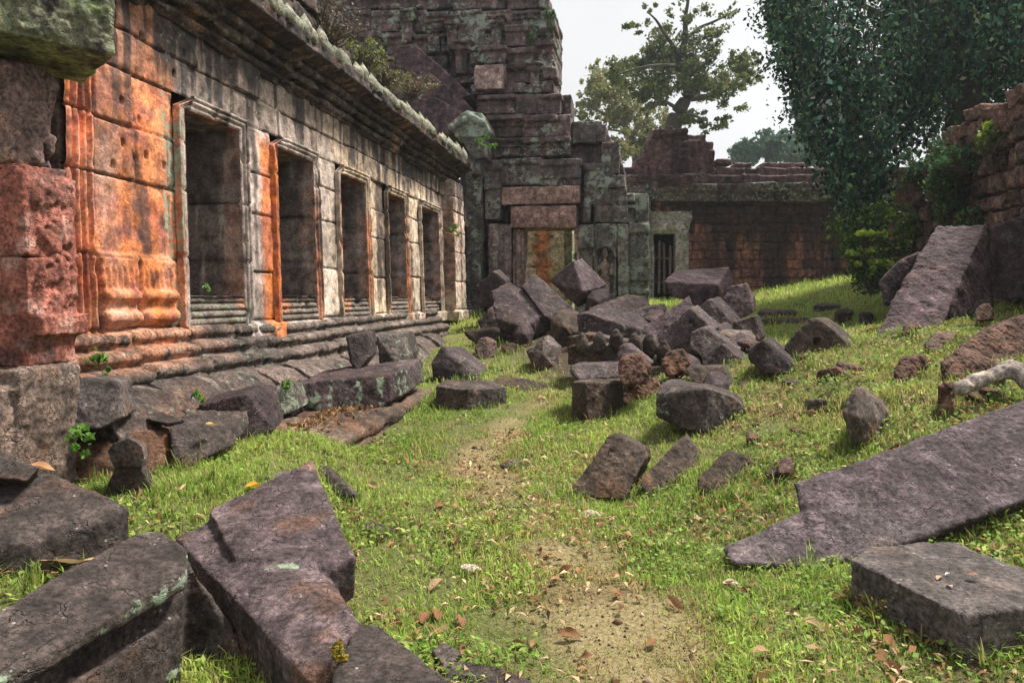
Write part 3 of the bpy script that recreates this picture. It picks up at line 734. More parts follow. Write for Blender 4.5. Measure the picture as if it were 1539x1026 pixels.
def moulded(u0, u1, v0, v1, d, dep=1.2, n=4, rnd=random.Random(8), out_=.16):
    h = (v1 - v0) / n; r = []
    for k in range(n):
        e = out_ * (1 - k / n) * (1 if k % 2 == 0 else .55)
        w_ = 55 * e * .35
        r.append(tb(u0 - w_, u1 + w_, v0 + k * h, v0 + (k + 1) * h + .6, d + e, dep + e, .008, rnd))
    return r
def course(u0, u1, v0, v1, d, wmin, wmax, seed, dep=1.2, js=.03):
    q = random.Random(seed); r = []; u = u0
    while u < u1 - 4:
        w_ = q.uniform(wmin, wmax); e = min(u + w_, u1)
        if u1 - e < wmin * .5: e = u1
        dd = d + q.uniform(-js, js) * 1.6; a_, b_ = v0 + q.uniform(-1, 1), v1 + q.uniform(-1, 1); hh_ = b_ - a_
        r.append(tb(u, e, a_, b_, dd, dep, .02, q))
        if hh_ > 18 and q.random() < .75:
            lip = q.uniform(.08, .19); r.append(tb(u - 1, e + 1, a_ + hh_ * .02, a_ + hh_ * q.uniform(.22, .34), dd + lip, dep, .012, q))
            if q.random() < .6: r.append(tb(u - .5, e + .5, a_ + hh_ * .42, a_ + hh_ * .54, dd + lip * .55, dep, .01, q))
            if q.random() < .5: r.append(tb(u - 1, e + 1, a_ + hh_ * .82, b_, dd + lip * .7, dep, .012, q))
        u = e
    return r
VT = .026
def tp(name, hs_, col=None, lo=.5, amp=1.3, erode=.7, vox=VT): solid(name, hs_, M_FAR, vox, col or tow_col(), amp, erode, tower, lo=lo)
# door
door_col = tow_col((.24, .165, .155), -.12, .4, 2)
tp('door_jamb', [tb(770, 789, 342, 470, .10, .5), tb(774, 783, 342, 470, .15, .2)], door_col)
tp('door_jamb', [tb(863, 872, 342, 470, .05, .5)], door_col)
tp('pilaster', [tb(732, 750, 335, 480, .38, 1.0), tb(750, 768, 335, 480, .22, 1.0)] + [ball(TW(to_(741, .4), .39, 1.6 + k * .12), (.06, .05, .06)) for k in range(16)] + [ball(TW(to_(759, .24), .23, 1.5 + k * .1), (.05, .05, .045)) for k in range(20)], tow_col((.19, .145, .14), .08, .4, 4))
tp('lintel', [tb(766, 868, 308, 343, .24, .9)] + [ball(TW(to_(772 + k * 8, .24), .24, tz_(800, 325, .24)), (.055, .05, .14)) for k in range(12)], tow_col((.28, .175, .155), -.15, .4, 7))
tp('lintel', [tb(753, 872, 278, 307, .18, .9)], tow_col((.28, .18, .155), -.12, .35, 9))
tp('pilaster', course(868, 893, 335, 480, -.02, 40, 50, 1) + [tb(928, 946, 335, 400, .12, .8), tb(928, 946, 401, 470, .10, .8)], tow_col((.17, .15, .13), .28, .4, 3))
# niche with standing relief figure
zf0, zf1 = tz_(910, 447, .0), tz_(910, 372, .0); oc = to_(909, 0.02)
tp('niche', [tb(890, 899, 372, 470, .06, .6), tb(921, 929, 372, 470, .06, .6), tb(890, 929, 335, 374, .06, .6), tb(892, 928, 440, 480, .10, .6)] + [hull([TW(oc - .6, -.12, zf0 - .2), TW(oc + .6, -.12, zf0 - .2), TW(oc - .6, -.12, zf1 + .2), TW(oc + .6, -.12, zf1 + .2), TW(oc - .6, -.4, zf0), TW(oc + .6, -.4, zf1)])]
   + [ball(TW(oc + .27 * math.cos(R(a)), .07, zf1 - .22 + .26 * math.sin(R(a))), .05) for a in range(0, 181, 12)], tow_col((.15, .14, .12), .28, .4, 5))
hh = zf1 - zf0
def fig(o, d, t, r): return ball(TW(oc + o, d, zf0 + t * hh), r)
tp('carved_figure', [fig(0, 0, .86, (.085, .09, .11)), fig(0, 0, .97, (.06, .06, .10)), fig(0, -.02, .74, (.05, .05, .08)), fig(0, -.02, .62, (.14, .09, .15)), fig(0, -.02, .48, (.105, .08, .12)), fig(0, -.02, .36, (.15, .09, .13)),
   fig(-.06, -.03, .2, (.075, .07, .28)), fig(.06, -.03, .2, (.075, .07, .28)), fig(-.18, -.03, .6, (.05, .05, .13)), fig(-.2, -.02, .45, (.04, .05, .13)), fig(.18, -.03, .6, (.05, .05, .13)), fig(.17, .02, .5, (.06, .05, .1)), fig(0, .02, .02, (.16, .08, .05))], tow_col((.24, .18, .15), -.2, .2, 6), amp=.5, erode=.2, vox=.018)
# carved wing beside the back wall's doorway
tp('wing_wall', course(944, 976, 335, 400, -.25, 40, 50, 2, 1.5) + course(942, 976, 400, 480, -.28, 40, 50, 3, 1.5) + course(936, 976, 290, 334, -.3, 14, 28, 4, 1.5), tow_col((.15, .14, .12), .3, .4, 1))
# cornice band over the door, blocks right of it
tp('cornice', moulded(754, 812, 236, 278, .2) + moulded(813, 872, 238, 279, .16) + moulded(728, 752, 240, 330, .25, n=6), tow_col((.13, .105, .105), .24, .6, 2))
tp('stone_course', moulded(877, 904, 245, 302, .0, n=5, out_=.1) + [tb(874, 890, 303, 335, .0), tb(890, 942, 283, 307, .05), tb(892, 944, 308, 336, .0), tb(896, 940, 262, 283, .1), tb(902, 932, 244, 262, .0), tb(902, 932, 212, 243, .02), tb(893, 918, 255, 300, -.1)], tow_col((.12, .10, .095), .30, .6, 11))
tp('stone_course', [tb(858, 884, 182, 216, -.1, .9), tb(880, 906, 181, 212, -.1, .9), tb(884, 912, 186, 214, -.1, .9)], tow_col((.10, .085, .08), .2, .7, 12), erode=1.0)
tp('stone_course', course(738, 857, 205, 236, .15, 42, 62, 21), tow_col(seed=3))
tp('stone_course', course(722, 857, 172, 206, .1, 40, 66, 22), tow_col(seed=4, lich=.1))
tp('stone_course', course(716, 844, 140, 173, -.05, 30, 60, 23) + [tb(836, 858, 142, 176, -.3, 1.), tb(846, 860, 150, 200, -.5, .9)], tow_col(seed=5, lich=.12))
tp('stone_course', course(706, 834, 124, 141, -.1, 30, 60, 24), tow_col(seed=6))
# upper tier: set back, with moulded pilaster stones and one pale block
tp('upper_tier', course(690, 831, 96, 125, -.3, 24, 44, 31, 2.0) + moulded(764, 800, 70, 100, -.15, 1.5, 3) + course(800, 833, 60, 97, -.35, 30, 40, 32, 2.0) + course(700, 766, 66, 97, -.35, 24, 40, 33, 2.0) + moulded(706, 760, 68, 95, -.05, 1., 4), tow_col(seed=8, lich=.25))
tp('upper_tier', [tb(711, 758, 97, 136, .12, 1.2)], tow_col((.30, .21, .19), -.2, .3, 7))
tp('upper_tier', course(688, 832, 38, 68, -.4, 28, 50, 34, 2.0) + course(684, 834, 14, 40, -.40, 26, 52, 35, 2.0) + moulded(760, 790, 36, 70, -.2, 1.4, 3), tow_col(seed=9, lich=.27))
tp('upper_tier', [tb(815, 838, 100, 118, -.1, .8), tb(822, 836, 28, 44, -.2, .8), tb(808, 826, -6, 12, -.4, .8)] + course(680, 812, -14, 14, -.6, 30, 50, 36, 2.0) + course(670, 800, -50, -13, -.8, 30, 50, 37, 2.2) + course(660, 780, -95, -48, -1.0, 30, 50, 38, 2.2), tow_col(seed=10, lich=.25))
for k, (a, b) in enumerate(((150, 215), (115, 151), (82, 116), (48, 83), (14, 49), (-22, 15), (-62, -21))):
    tp('rear_tier', course(470 - 4 * k, 716, a, b, -.9 - .1 * (k % 3), 34, 64, 50 + k, 2.0, .07), tow_col(seed=12 + k, lich=.22, dark=.8), vox=.035)
for k, (a, b, c_, e) in enumerate(((682, 706, 58, 98), (668, 688, 20, 60), (792, 812, 92, 122), (735, 756, 20, 58), (640, 664, 28, 66), (600, 622, 10, 50))):
    tp('false_pilaster', moulded(a, b, c_, c_ + (e - c_) * .55, -.15 if a > 665 else -.75, 1.2, 4, out_=.2) + [tb(a + 2, b - 2, c_ + (e - c_) * .56, e + 14, -.2 if a > 665 else -.8, 1.2)], tow_col(seed=30 + k, lich=.2))
# sloping gable stones of the fallen porch roof
def gab(pts, d, dep): return hull([TW(to_(u, d), q, tz_(u, v, d)) for u, v in pts for q in (d, d - dep)])
gc = tow_col((.085, .052, .06), -.14, .7, 14)
tp('gable_stone', [gab([(590, 72), (622, 66), (672, 108), (706, 142), (690, 150), (600, 118)], .4, 1.4)], gc)
tp('gable_stone', [gab([(612, 118), (645, 108), (700, 152), (716, 176), (700, 182), (615, 152)], .55, 1.4)], gc)
tp('gable_stone', [gab([(618, 152), (655, 146), (700, 172), (712, 196), (670, 205), (620, 190)], .75, 1.4)], gc)
tp('corner_antefix', [gab([(676, 186), (700, 166), (724, 170), (736, 196), (730, 206), (684, 206)], 1.1, .8)] + [ball(TW(to_(680 + k * 9, 1.1), 1.12, tz_(700, 176 + abs(k - 3) * 5, 1.1)), .10) for k in range(6)], tow_col((.15, .15, .12), .4, .4, 15))
tp('corner_bracket', [gab([(690, 206), (728, 206), (730, 236), (712, 240)], 1.1, .8), gab([(700, 236), (724, 236), (720, 262), (706, 262)], 1.0, .7), gab([(700, 260), (722, 260), (722, 480), (700, 480)], .6, .7)], tow_col((.10, .09, .08), .2, .5, 16))
tp('core', [gab([(690, 110), (800, 110), (835, 150), (835, 300), (690, 300)], -.45, 1.6), gab([(690, 298), (768, 298), (768, 480), (690, 480)], -.45, 1.6), gab([(850, 190), (906, 190), (928, 222), (940, 260), (940, 332), (850, 332)], -.35, .9), gab([(873, 330), (940, 330), (940, 480), (873, 480)], -.35, .9)], tow_col(lich=-.1), vox=.06)
# inner chamber seen through the door: wall of orange and green blocks
def inner_col(V, Nn):
    n = fbm(V / .5, 4); c = np.broadcast_to(np.array((.72, .62, .44)), V.shape); x = (V @ np.array((NV[0], NV[1], 0)))
    c = mixc(c, ORANGE * 1.3, .75 * sstep(.05, -.12, np.abs(x - (TW(to_(812, -3), -3, 0) @ np.array((NV[0], NV[1], 0)))) - .25 + .2 * n)); c = mixc(c, DARK, .6 * sstep(.1, .5, n)); return c, .12 + .2 * n
tp('inner_wall', course(770, 900, 300, 355, -3.4, 24, 40, 61, .5) + course(770, 900, 355, 400, -3.4, 24, 40, 62, .5) + course(770, 900, 400, 480, -3.4, 24, 40, 63, .5), inner_col, vox=.03)
tp('inner_wall', [tb(846, 862, 330, 480, -2.2, .6)], tow_col((.30, .30, .20), .2, .3, 3), vox=.03)

# ------------------------------------------------------------------ laterite enclosure wall at the back
YB = 27.0
def bu(u): return (u - U0) / F * YB
def bz(v): return H + (V0 - v) / F * YB
back = thing('enclosure_wall', 'tall red brown laterite wall with crumbling coping at the back of the court', 'wall', (bu(1150), YB, 1.5))
def back_heightfield():
    xs = np.arange(bu(968), bu(1480), .028); zs = np.arange(1.0, bz(292), .028)
    X, Z = np.meshgrid(xs, zs, indexing='ij'); p = np.stack((X, 0 * X, Z), -1)
    ch = .335; row = np.floor((Z + .03 * fbm(p / .6, 2)) / ch).astype(int); fz = (Z + .03 * fbm(p / .6, 2)) / ch - row
    rr = np.random.default_rng(9); ph = rr.uniform(0, 1, 64); wd = rr.uniform(.5, .72, 64)
    cx = (X + .02 * fbm(p / .3 + 4, 2)) / wd[row % 64] + ph[row % 64]; cix = np.floor(cx).astype(int); fx = cx - cix
    j = np.minimum(np.minimum(fz, 1 - fz) * ch, np.minimum(fx, 1 - fx) * wd[row % 64])
    rb = rr.normal(0, 1, 9973); b = (cix * 71 + row * 131) % 9973
    o = .022 * rb[b] + .03 * fbm(p / .5, 3) + .022 * fbm(p / .09, 3) - .05 * np.exp(-(j / .022) ** 2) - .05 * sstep(.1, .5, fbm(p / .2 + 8, 3)) * sstep(.12, .02, j)
    st = fbm(np.stack((X / .5, 0 * X, Z / 3.5), -1), 4); n = fbm(p / .9, 4)
    c = np.broadcast_to(np.array((.20, .092, .072)), X.shape + (3,)); c = c * (1 + .28 * rb[(b * 7) % 9973])[..., None]
    c = mixc(c, (.38, .17, .085), .5 * sstep(.1, .5, n + .25 * rb[(b * 3) % 9973] * .6))
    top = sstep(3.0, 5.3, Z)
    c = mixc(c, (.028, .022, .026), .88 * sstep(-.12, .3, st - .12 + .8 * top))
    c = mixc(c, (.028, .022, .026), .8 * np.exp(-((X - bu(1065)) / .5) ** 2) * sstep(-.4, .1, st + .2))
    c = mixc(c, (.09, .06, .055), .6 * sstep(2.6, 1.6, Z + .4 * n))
    c = mixc(c, (.02, .016, .016), .7 * np.exp(-(j / .018) ** 2))
    keepx = .5 * (xs[1:] + xs[:-1]); keepz = .5 * (zs[1:] + zs[:-1])
    keep = ~(((keepx > bu(977)) & (keepx < bu(1030)))[:, None] & (keepz < bz(318))[None, :])
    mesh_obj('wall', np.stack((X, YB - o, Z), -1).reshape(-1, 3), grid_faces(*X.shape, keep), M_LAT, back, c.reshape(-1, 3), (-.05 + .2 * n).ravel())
back_heightfield()
def bb(u0, u1, v0, v1, d=0., dep=.9, j=.02, rnd=random.Random(5)):
    q = lambda: rnd.uniform(-j, j)
    return hull([(a + q(), b, c + q()) for a in (bu(u0), bu(u1)) for b in (YB - d + rnd.uniform(-.03, .03), YB - d + dep) for c in (bz(v1), bz(v0))])
def bcourse(u0, u1, v0, v1, d, wmin, wmax, seed, dep=.9, drop=0., js=.05):
    q = random.Random(seed); r = []; u = u0
    while u < u1 - 3:
        e = min(u + q.uniform(wmin, wmax), u1)
        if q.random() >= drop: r.append(bb(u, e - .5, v0 + q.uniform(-1.5, 1.), v1 + .5, d + q.uniform(-js, js), dep, .03, q))
        u = e
    return r
def lat_col(base=(.14, .08, .078), lich=.12, seed=0.):
    def fn(V, Nn):
        n = fbm(V / .8 + seed, 4); n2 = fbm(V / .2 + seed, 4); st = fbm(V * np.array((3, 3, .6)) + seed, 3)
        c = np.broadcast_to(np.array(base), V.shape); c = mixc(c, np.array(base) * 2, .5 * sstep(.1, .6, n2)); c = mixc(c, (.025, .02, .023), .75 * sstep(.0, .45, st + .3 * n)); return c, lich + .25 * n
    return fn
def bp(name, hs_, col, parent=None, mat=None, vox=.036, erode=.9, amp=1.8): solid(name, hs_, mat or M_FAR, vox, col, amp, erode, parent or back, lo=.6)
bp('cornice', bcourse(940, 1480, 288, 303, .22, 24, 60, 1) + bcourse(940, 1480, 277, 289, .30, 24, 50, 2, drop=.03), lat_col((.10, .08, .08), .33, 1))
bp('coping', bcourse(940, 1480, 264, 278, .2, 18, 36, 3) + bcourse(945, 1480, 252, 265, .0, 16, 34, 4) + bcourse(955, 1330, 243, 253, -.2, 14, 30, 5, drop=.55) + [bb(1078, 1102, 238, 246, -.1), bb(1112, 1122, 244, 250, -.1)], lat_col((.13, .085, .09), .16, 2))
# stepped heap of the ruined gable over the doorway
bp('gable', bcourse(936, 1076, 252, 266, .1, 14, 28, 6) + bcourse(956, 1074, 238, 252, .05, 14, 26, 7) + bcourse(968, 1075, 224, 238, .0, 14, 26, 8) + bcourse(974, 1073, 211, 224, -.05, 14, 26, 9) + bcourse(980, 1062, 201, 211, -.1, 18, 30, 10) + bcourse(982, 1034, 194, 201, .05, 26, 40, 11) + [bb(1000, 1012, 190, 195, 0), bb(940, 975, 266, 277, .3), bb(985, 1040, 265, 284, .4)], lat_col((.105, .06, .062), .08, 3), vox=.034)
doorf = tow_col((.26, .24, .225), .1, .3, 3)
bp('door_frame', [bb(1015, 1034, 346, 450, .12, .5), bb(1019, 1030, 352, 450, .18, .3), bb(974, 982, 346, 450, .1, .5)], doorf, amp=.8, erode=.4)
bp('door_lintel', [bb(974, 1040, 318, 334, .10, .5), bb(976, 1036, 334, 345, .16, .5), bb(974, 1034, 345, 352, .12, .5)], doorf, amp=.8, erode=.5)
bp('wall_return', [hull([(bu(a), YB + q, z) for a in (940, 976) for q in (-.3, .7) for z in (1., bz(300))])] , tow_col((.14, .14, .12), .3, .4, 4), erode=.3)
bp('passage', [hull([(bu(a), YB + q, z) for a in (960, 1060) for q in (3.6, 4.0) for z in (1., bz(300))]), hull([(bu(a), YB + q, z) for a in (960, 974) for q in (.5, 4.0) for z in (1., bz(300))]), hull([(bu(a), YB + q, z) for a in (1036, 1050) for q in (.5, 4.0) for z in (1., bz(300))]), hull([(bu(a), YB + q, z) for a in (960, 1050) for q in (.9, 4.0) for z in (bz(310), bz(300))])], lat_col((.10, .07, .06), .0, 5), vox=.07)
bp('rear_wall', [hull([(bu(a), YB + q, z) for a in (1052, 1480) for q in (.35, .9) for z in (1., bz(285))])], lat_col(), vox=.09)
gate = thing('wooden_gate', 'weathered wooden picket gate closing the small doorway in the laterite wall', 'gate', (bu(997), YB + .05, bz(447)))
def plank(u0, u1, v0, v1, y, name, lean=0.):
    q = (bu(u1) - bu(u0)) * .5
    pts = [(bu(a) + (lean if c == v0 else 0), YB + y + b, bz(c)) for a in (u0, u1) for b in (-.02, .02) for c in (v0, v1)] + [(.5 * (bu(u0) + bu(u1)) + lean, YB + y, bz(v0) + .09)]
    solid(name, [hull(pts)], M_WOOD, .014, lambda V, N_: (mixc(np.broadcast_to(np.array((.10, .075, .075)), V.shape), (.17, .14, .13), sstep(0, .5, fbm(V * np.array((9, 9, 1)), 3))), -.5 + 0 * V[:, 0]), .25, .3, gate)
for k, (u, v, l) in enumerate(((982.5, 372, 0), (990.5, 364, .03), (999, 367, -.02), (1007, 370, .02), (1014, 374, 0))): plank(u - 2, u + 2, v, 441, .05, 'picket', l)
for v in (388, 424): 
    solid('rail', [hull([(bu(a), YB + b, bz(c)) for a in (979, 1018) for b in (.075, .115) for c in (v - 1.6, v + 1.6)])], M_WOOD, .014, lambda V, N_: (np.broadcast_to(np.array((.11, .085, .08)), V.shape), -.5 + 0 * V[:, 0]), .25, .3, gate)

# ------------------------------------------------------------------ ruined laterite wall on the right
rw0, rw1 = np.array((9.15, 17.5)), np.array((7.3, 8.6))
rL = np.linalg.norm(rw1 - rw0); rT = (rw1 - rw0) / rL; rN = np.array((rT[1], -rT[0])); rN = rN if rN[0] < 0 else -rN
def RW(t, o, z): return np.array((*(rw0 + rT * t + rN * o), z))
rwall = thing('ruined_wall', 'crumbling laterite wall with ferns on the right behind the leaning slabs', 'wall', RW(3, 0, 1.2))
RTOP = lambda t: np.interp(t, [0, .6, 1.3, 2.4, 3.2, 4.3, 5.4, 6.5, 9], [4.15, 4.4, 4.35, 4.6, 4.75, 4.95, 4.75, 4.8, 4.9])
def right_wall():
    ts, zs = np.arange(-.2, 9.2, .018), np.arange(.7, 5.0, .018); t, z = np.meshgrid(ts, zs, indexing='ij'); p = np.stack((t, 0 * t, z), -1)
    rr = np.random.default_rng(19); edges = np.cumsum(rr.uniform(.24, .38, 16)) + .5; zz = z + .05 * fbm(p / .8, 3) + .05 * np.sin(t * .9)
    row = np.digitize(zz, edges); zj = np.min(np.abs(zz[..., None] - edges), -1); wd = rr.uniform(.36, .62, 32)[row]; ph = rr.uniform(0, 1, 32)[row]
    cx = (t + .05 * fbm(p / .3 + 4, 2)) / wd + ph; ci = np.floor(cx).astype(int); fx = cx - ci; j = np.minimum(zj, np.minimum(fx, 1 - fx) * wd)
    rb = rr.normal(0, 1, 9973); b = (ci * 71 + row * 131) % 9973
    o = .05 * rb[b] + .035 * fbm(p / .35, 3) + .03 * fbm(p / .08, 3) - .09 * np.exp(-(j / .026) ** 2) - .08 * sstep(.0, .45, fbm(p / .2 + 8, 3)) * sstep(.14, .02, j)
    n = fbm(p / .7, 4); n2 = fbm(p / .16, 4)
    c = np.broadcast_to(np.array((.115, .07, .055)), t.shape + (3,)) * (1 + .35 * rb[(b * 7) % 9973])[..., None]
    c = mixc(c, (.30, .20, .14), .55 * sstep(.0, .5, n2)); c = mixc(c, (.36, .20, .10), .6 * sstep(1.6, .2, t) * sstep(-.3, .3, n)); c = mixc(c, (.03, .024, .024), .75 * sstep(.1, .5, n)); c = mixc(c, (.02, .016, .015), .85 * np.exp(-(j / .02) ** 2))
    keep = .5 * (zs[1:] + zs[:-1])[None, :] < (RTOP(.5 * (ts[1:] + ts[:-1])) - .35)[:, None]
    V = np.stack((rw0[0] + rT[0] * t + rN[0] * o, rw0[1] + rT[1] * t + rN[1] * o, z), -1)
    mesh_obj('wall', V.reshape(-1, 3), grid_faces(*t.shape, keep), M_LAT, rwall, c.reshape(-1, 3), (.0 + .25 * n).ravel())
    q = random.Random(6); hs_ = [hull([RW(a, b_, c_) for a in (-.25, 9.2) for b_ in (-.1, -.75) for c_ in (.7, 4.05)])]
    hs_ += [hull([RW(x, b_, c_) for x in (-.26, .02) for b_ in (.0, -.75) for c_ in (.7, 4.0)])]
    col = lat_col((.15, .085, .065), .1, 7)
    solid('rear_face', hs_, M_LAT, .05, col, 1.5, .5, rwall, lo=.4)
    hs_ = []
    t_ = -.2
    while t_ < 9:
        w_ = q.uniform(.36, .62); z_ = float(RTOP(t_ + w_ / 2)) - q.uniform(.42, .5)
        while z_ < float(RTOP(t_ + w_ / 2)) - .05:
            h = q.uniform(.24, .34); e = q.uniform(-.05, .10)
            hs_.append(hull([RW(a + q.uniform(-.05, .05), b_ + q.uniform(-.04, .04), c_ + q.uniform(-.05, .05)) for a in (t_ + .02, t_ + w_ - .02) for b_ in (e, -.75) for c_ in (z_ + .015, z_ + h - .015)])); z_ += h
        t_ += w_
    solid('crest', hs_, M_LAT, .022, col, 1.8, .9, rwall, lo=.3)
right_wall()
run_jobs()

# ------------------------------------------------------------------ fallen stones
FG = 'fallen sandstone blocks of the ruin'
def pt(u, v, Y): return P(u, v, Y)
def hl(Y, pts, ext):
    a = [pt(p[0], p[1], Y + (p[2] if len(p) > 2 else 0)) for p in pts]
    vec = pt(pts[0][0] + ext[0], pts[0][1] + ext[1], Y + (pts[0][2] if len(pts[0]) > 2 else 0) + ext[2]) - a[0]
    return hull(a + [x + vec for x in a])
_k = [0]
def stone(name, label, Y, pts, ext, base=PURPLE, lich=.06, brown=.2, dark=.5, streak=0., amp=None, erode=.32, mat=None, more=(), extra=(), cat='stone block', group=FG, vox=None, lo=None, edge=.5, parent=None, lines=(), holes=()):
    _k[0] += 1
    g = max(pts, key=lambda p: p[1]); Yh = hit(g[0], g[1] - 3); dY = Yh - .02 - (Y + (g[2] if len(g) > 2 else 0))
    if Y > 4.5 and abs(dY) < (1.0 if Y > 5.5 else .25) and group != 'none' and 'corner' not in label:
        Y += dY; dv = .012 * F / Y; pts = [(p[0], p[1] + dv, *p[2:]) for p in pts]
    hs_ = [hl(Y, pts, ext)] + [hl(Y, p, e) for p, e in more] + list(extra)
    a = amp if amp is not None else min(1.5, .48 + .065 * Y)
    solid(name, hs_, mat or M_STONE, vox or max(.0105, Y * .0017), stone_col(base, lich, brown, dark, _k[0] * 3.7, streak, [(pt(A[0], A[1], Y + A[2]), pt(B[0], B[1], Y + B[2]), r_) for A, B, r_ in lines]), a, erode, parent=parent,
          props_=dict(label=label, cat=cat, group=group) if parent is None else {}, lo=lo or min(.5, .2 + .025 * Y), edge=edge, holes=[(pt(h[0], h[1], Y + h[2]), h[3]) for h in holes])
GB = GREYST; BB = BROWNST
LT = dict(mat=M_LAT, base=LATER, cat='laterite stone', group='rough laterite stones', erode=1.0, brown=.3)

# foreground left
stone('fallen_block', 'dark flat block lying at the left edge below the doorway pier', 3.3, [(-70, 692, .62), (59, 705, .55), (115, 723, .48), (194, 762, .34), (174, 778, .25), (48, 816, 0), (-70, 818, -.1)], (-3, 60, -.02), GB, .0, .2, .4)
stone('fallen_block', 'small dark stone with a root on it against the doorway pier foot', 3.75, [(-30, 672, 0), (20, 680, 0), (62, 702, -.1), (40, 722, -.2), (-30, 715, -.2)], (4, 25, .3), GB, -.05, .3, .5)
stone('fallen_block', 'large stepped grey block in the near left corner with a pale green lichen line', 3.0, [(-60, 948, -.5), (182, 810, .25), (214, 797, .36), (237, 797, .42), (257, 806, .4), (283, 826, .28), (277, 865, .08), (135, 949, -.32), (-60, 1056, -.78)], (0, 24, 0), GB, .0, .25, .35,
      more=[([(274, 880, .17), (281, 838, .32), (250, 815, .40), (-60, 970, -.42), (-60, 1075, -.7)], (0, 330, 0)), ([(281, 838, .32), (430, 1060, .22), (425, 1100, .12), (276, 1110, .14), (250, 830, .40)], (-12, 6, .05)),
            ([(270, 925, .05), (140, 1010, -.36), (-60, 1130, -.82), (-60, 1200, -.85), (272, 1100, .02)], (-4, -2, .2))], amp=.8, erode=.4, lines=[((-60, 1060, -.78), (135, 953, -.32), .035), ((135, 953, -.32), (277, 872, .08), .035), ((278, 870, .08), (281, 835, .25), .02), ((274, 1000, .05), (200, 1040, -.15), .03)])
up_ = [(313, 764, .62), (396, 735, .85), (469, 693, 1.15), (534, 838, .15), (501, 857, .08), (440, 848, .04), (366, 872, .0), (348, 830, .1)]
stone('fallen_block', 'large notched slab leaning beside the near left block, brown and purple with lichen edge', 3.5, up_, (0, 55, 0), np.array((.058, .042, .044)), .0, .45, .3,
      more=[([(262, 806, .42), (320, 778, .60), (420, 792, .55), (500, 872, .06), (541, 936, -.5), (475, 1010, -.78), (463, 1022, -.8), (350, 848, .1)], (2, 92, .0)), ([(526, 843, .15), (500, 860, .08), (420, 860, .1), (475, 735, .95)], (-4, 90, .03)), ([(396, 745, .80), (469, 700, 1.12), (480, 740, .9), (330, 800, .5)], (-4, 80, .03))], amp=.8, erode=.4,
      lines=[((362, 870, .0), (440, 850, .03), .035), ((352, 850, .08), (440, 985, -.65), .008)])
stone('fallen_block', 'small pointed block half hidden behind the notched slab', 5.2, [(475, 697, .3), (491, 697, .3), (534, 739, 0), (532, 751, 0), (510, 757, 0), (470, 745, .1)], (10, 2, .4), GB, -.05)
stone('fallen_block', 'smooth purple grey block cut by the bottom edge of the photo', 2.6, [(497, 1015, .0), (534, 936, .45), (567, 938, .45), (646, 999, .12), (700, 1040, -.1), (720, 1090, -.25), (520, 1090, -.3)], (6, 60, .02), GB, -.1, .15, .2, amp=.6)
stone('layered_stone', 'low layered stone in grass at the bottom centre', 2.95, [(658, 986, .2), (696, 990, .17), (746, 999, .12), (800, 1022, 0), (790, 1044, -.1), (680, 1044, -.1)], (-2, 30, .05), GB, -.1, .2, .5, more=[([(648, 974, .25), (667, 965, .3), (692, 978, .25), (695, 990, .2), (655, 990, .2)], (3, 12, .1))], group=None, cat='stone')
stone('rock', 'small dark jagged rock in the grass right of the notched slab', 4.72, [(546, 783, .08), (561, 779, .1), (611, 797, .05), (609, 806, 0), (592, 812, 0), (549, 801, 0)], (5, 3, .15), GB, .05, group=None, cat='rock')
stone('pebble', 'round pale tan stone in the grass below the tilted dark block', 5.1, [(868, 775, 0), (874, 765, .02), (888, 761, .04), (902, 767, .02), (904, 777, 0), (886, 781, -.03)], (2, 4, .1), np.array((.36, .28, .20)), -.2, 0, .1, group=None, cat='stone', amp=.4, erode=1)
stone('pebble', 'small pale stone in the grass near the path bend', 5.6, [(816, 741, 0), (820, 733, .02), (828, 734, .02), (832, 743, 0), (824, 748, 0)], (1, 3, .07), np.array((.34, .27, .19)), -.2, 0, .1, group=None, cat='stone', amp=.4, erode=1)
stone('pebble', 'flat cream stone lying in the grass in the foreground', 4.2, [(690, 852, 0), (698, 847, .03), (716, 848, .03), (724, 854, 0), (706, 860, -.04)], (0, 5, .03), np.array((.55, .47, .40)), -.2, 0, .05, group=None, cat='stone', amp=.3, erode=1)
# blocks on and against the plinth, left
stone('fallen_block', 'dark upright block against the plinth right of the doorway pier', 4.72, [(96, 582, 0), (127, 567, .1), (178, 574, .1), (186, 626, 0), (148, 646, -.1), (98, 642, -.1)], (30, -6, .5), GB, .06, .3, .6)
stone('fallen_block', 'brown mossy kerb slab behind the carved finial', 4.75, [(107, 678, -.15), (200, 647, .2), (255, 646, .35), (258, 716, .2), (238, 722, 0), (108, 730, -.2)], (8, -22, .45), np.array((0.085, 0.043, 0.025)), -.02, .5, .4)
stone('fallen_block', 'lichen streaked block with a flat chip on top, tilted at the terrace corner', 5.1, [(255, 644, .1), (349, 646, .35), (353, 668, .3), (280, 704, -.1), (258, 690, -.05)], (30, -30, .35), GB, .16, .2, .4, streak=.35, more=[([(205, 626, .2), (240, 618, .3), (276, 630, .2), (250, 636, .1)], (2, 5, .05))])
stone('fallen_block', 'dark square block with lichen spots between the two larger terrace blocks', 5.95, [(297, 607, .1), (371, 590, .1), (400, 590, .35), (413, 646, .2), (357, 664, 0), (350, 646, 0)], (22, -16, .35), PURPLE, .12, .1, .4, streak=.2)
stone('fallen_block', 'pale green lichen covered block wedged behind the dark square block', 6.9, [(392, 590, 0), (438, 575, .25), (449, 615, .25), (412, 630, 0)], (20, -8, .4), GB, .34, .1, .2, streak=.3)
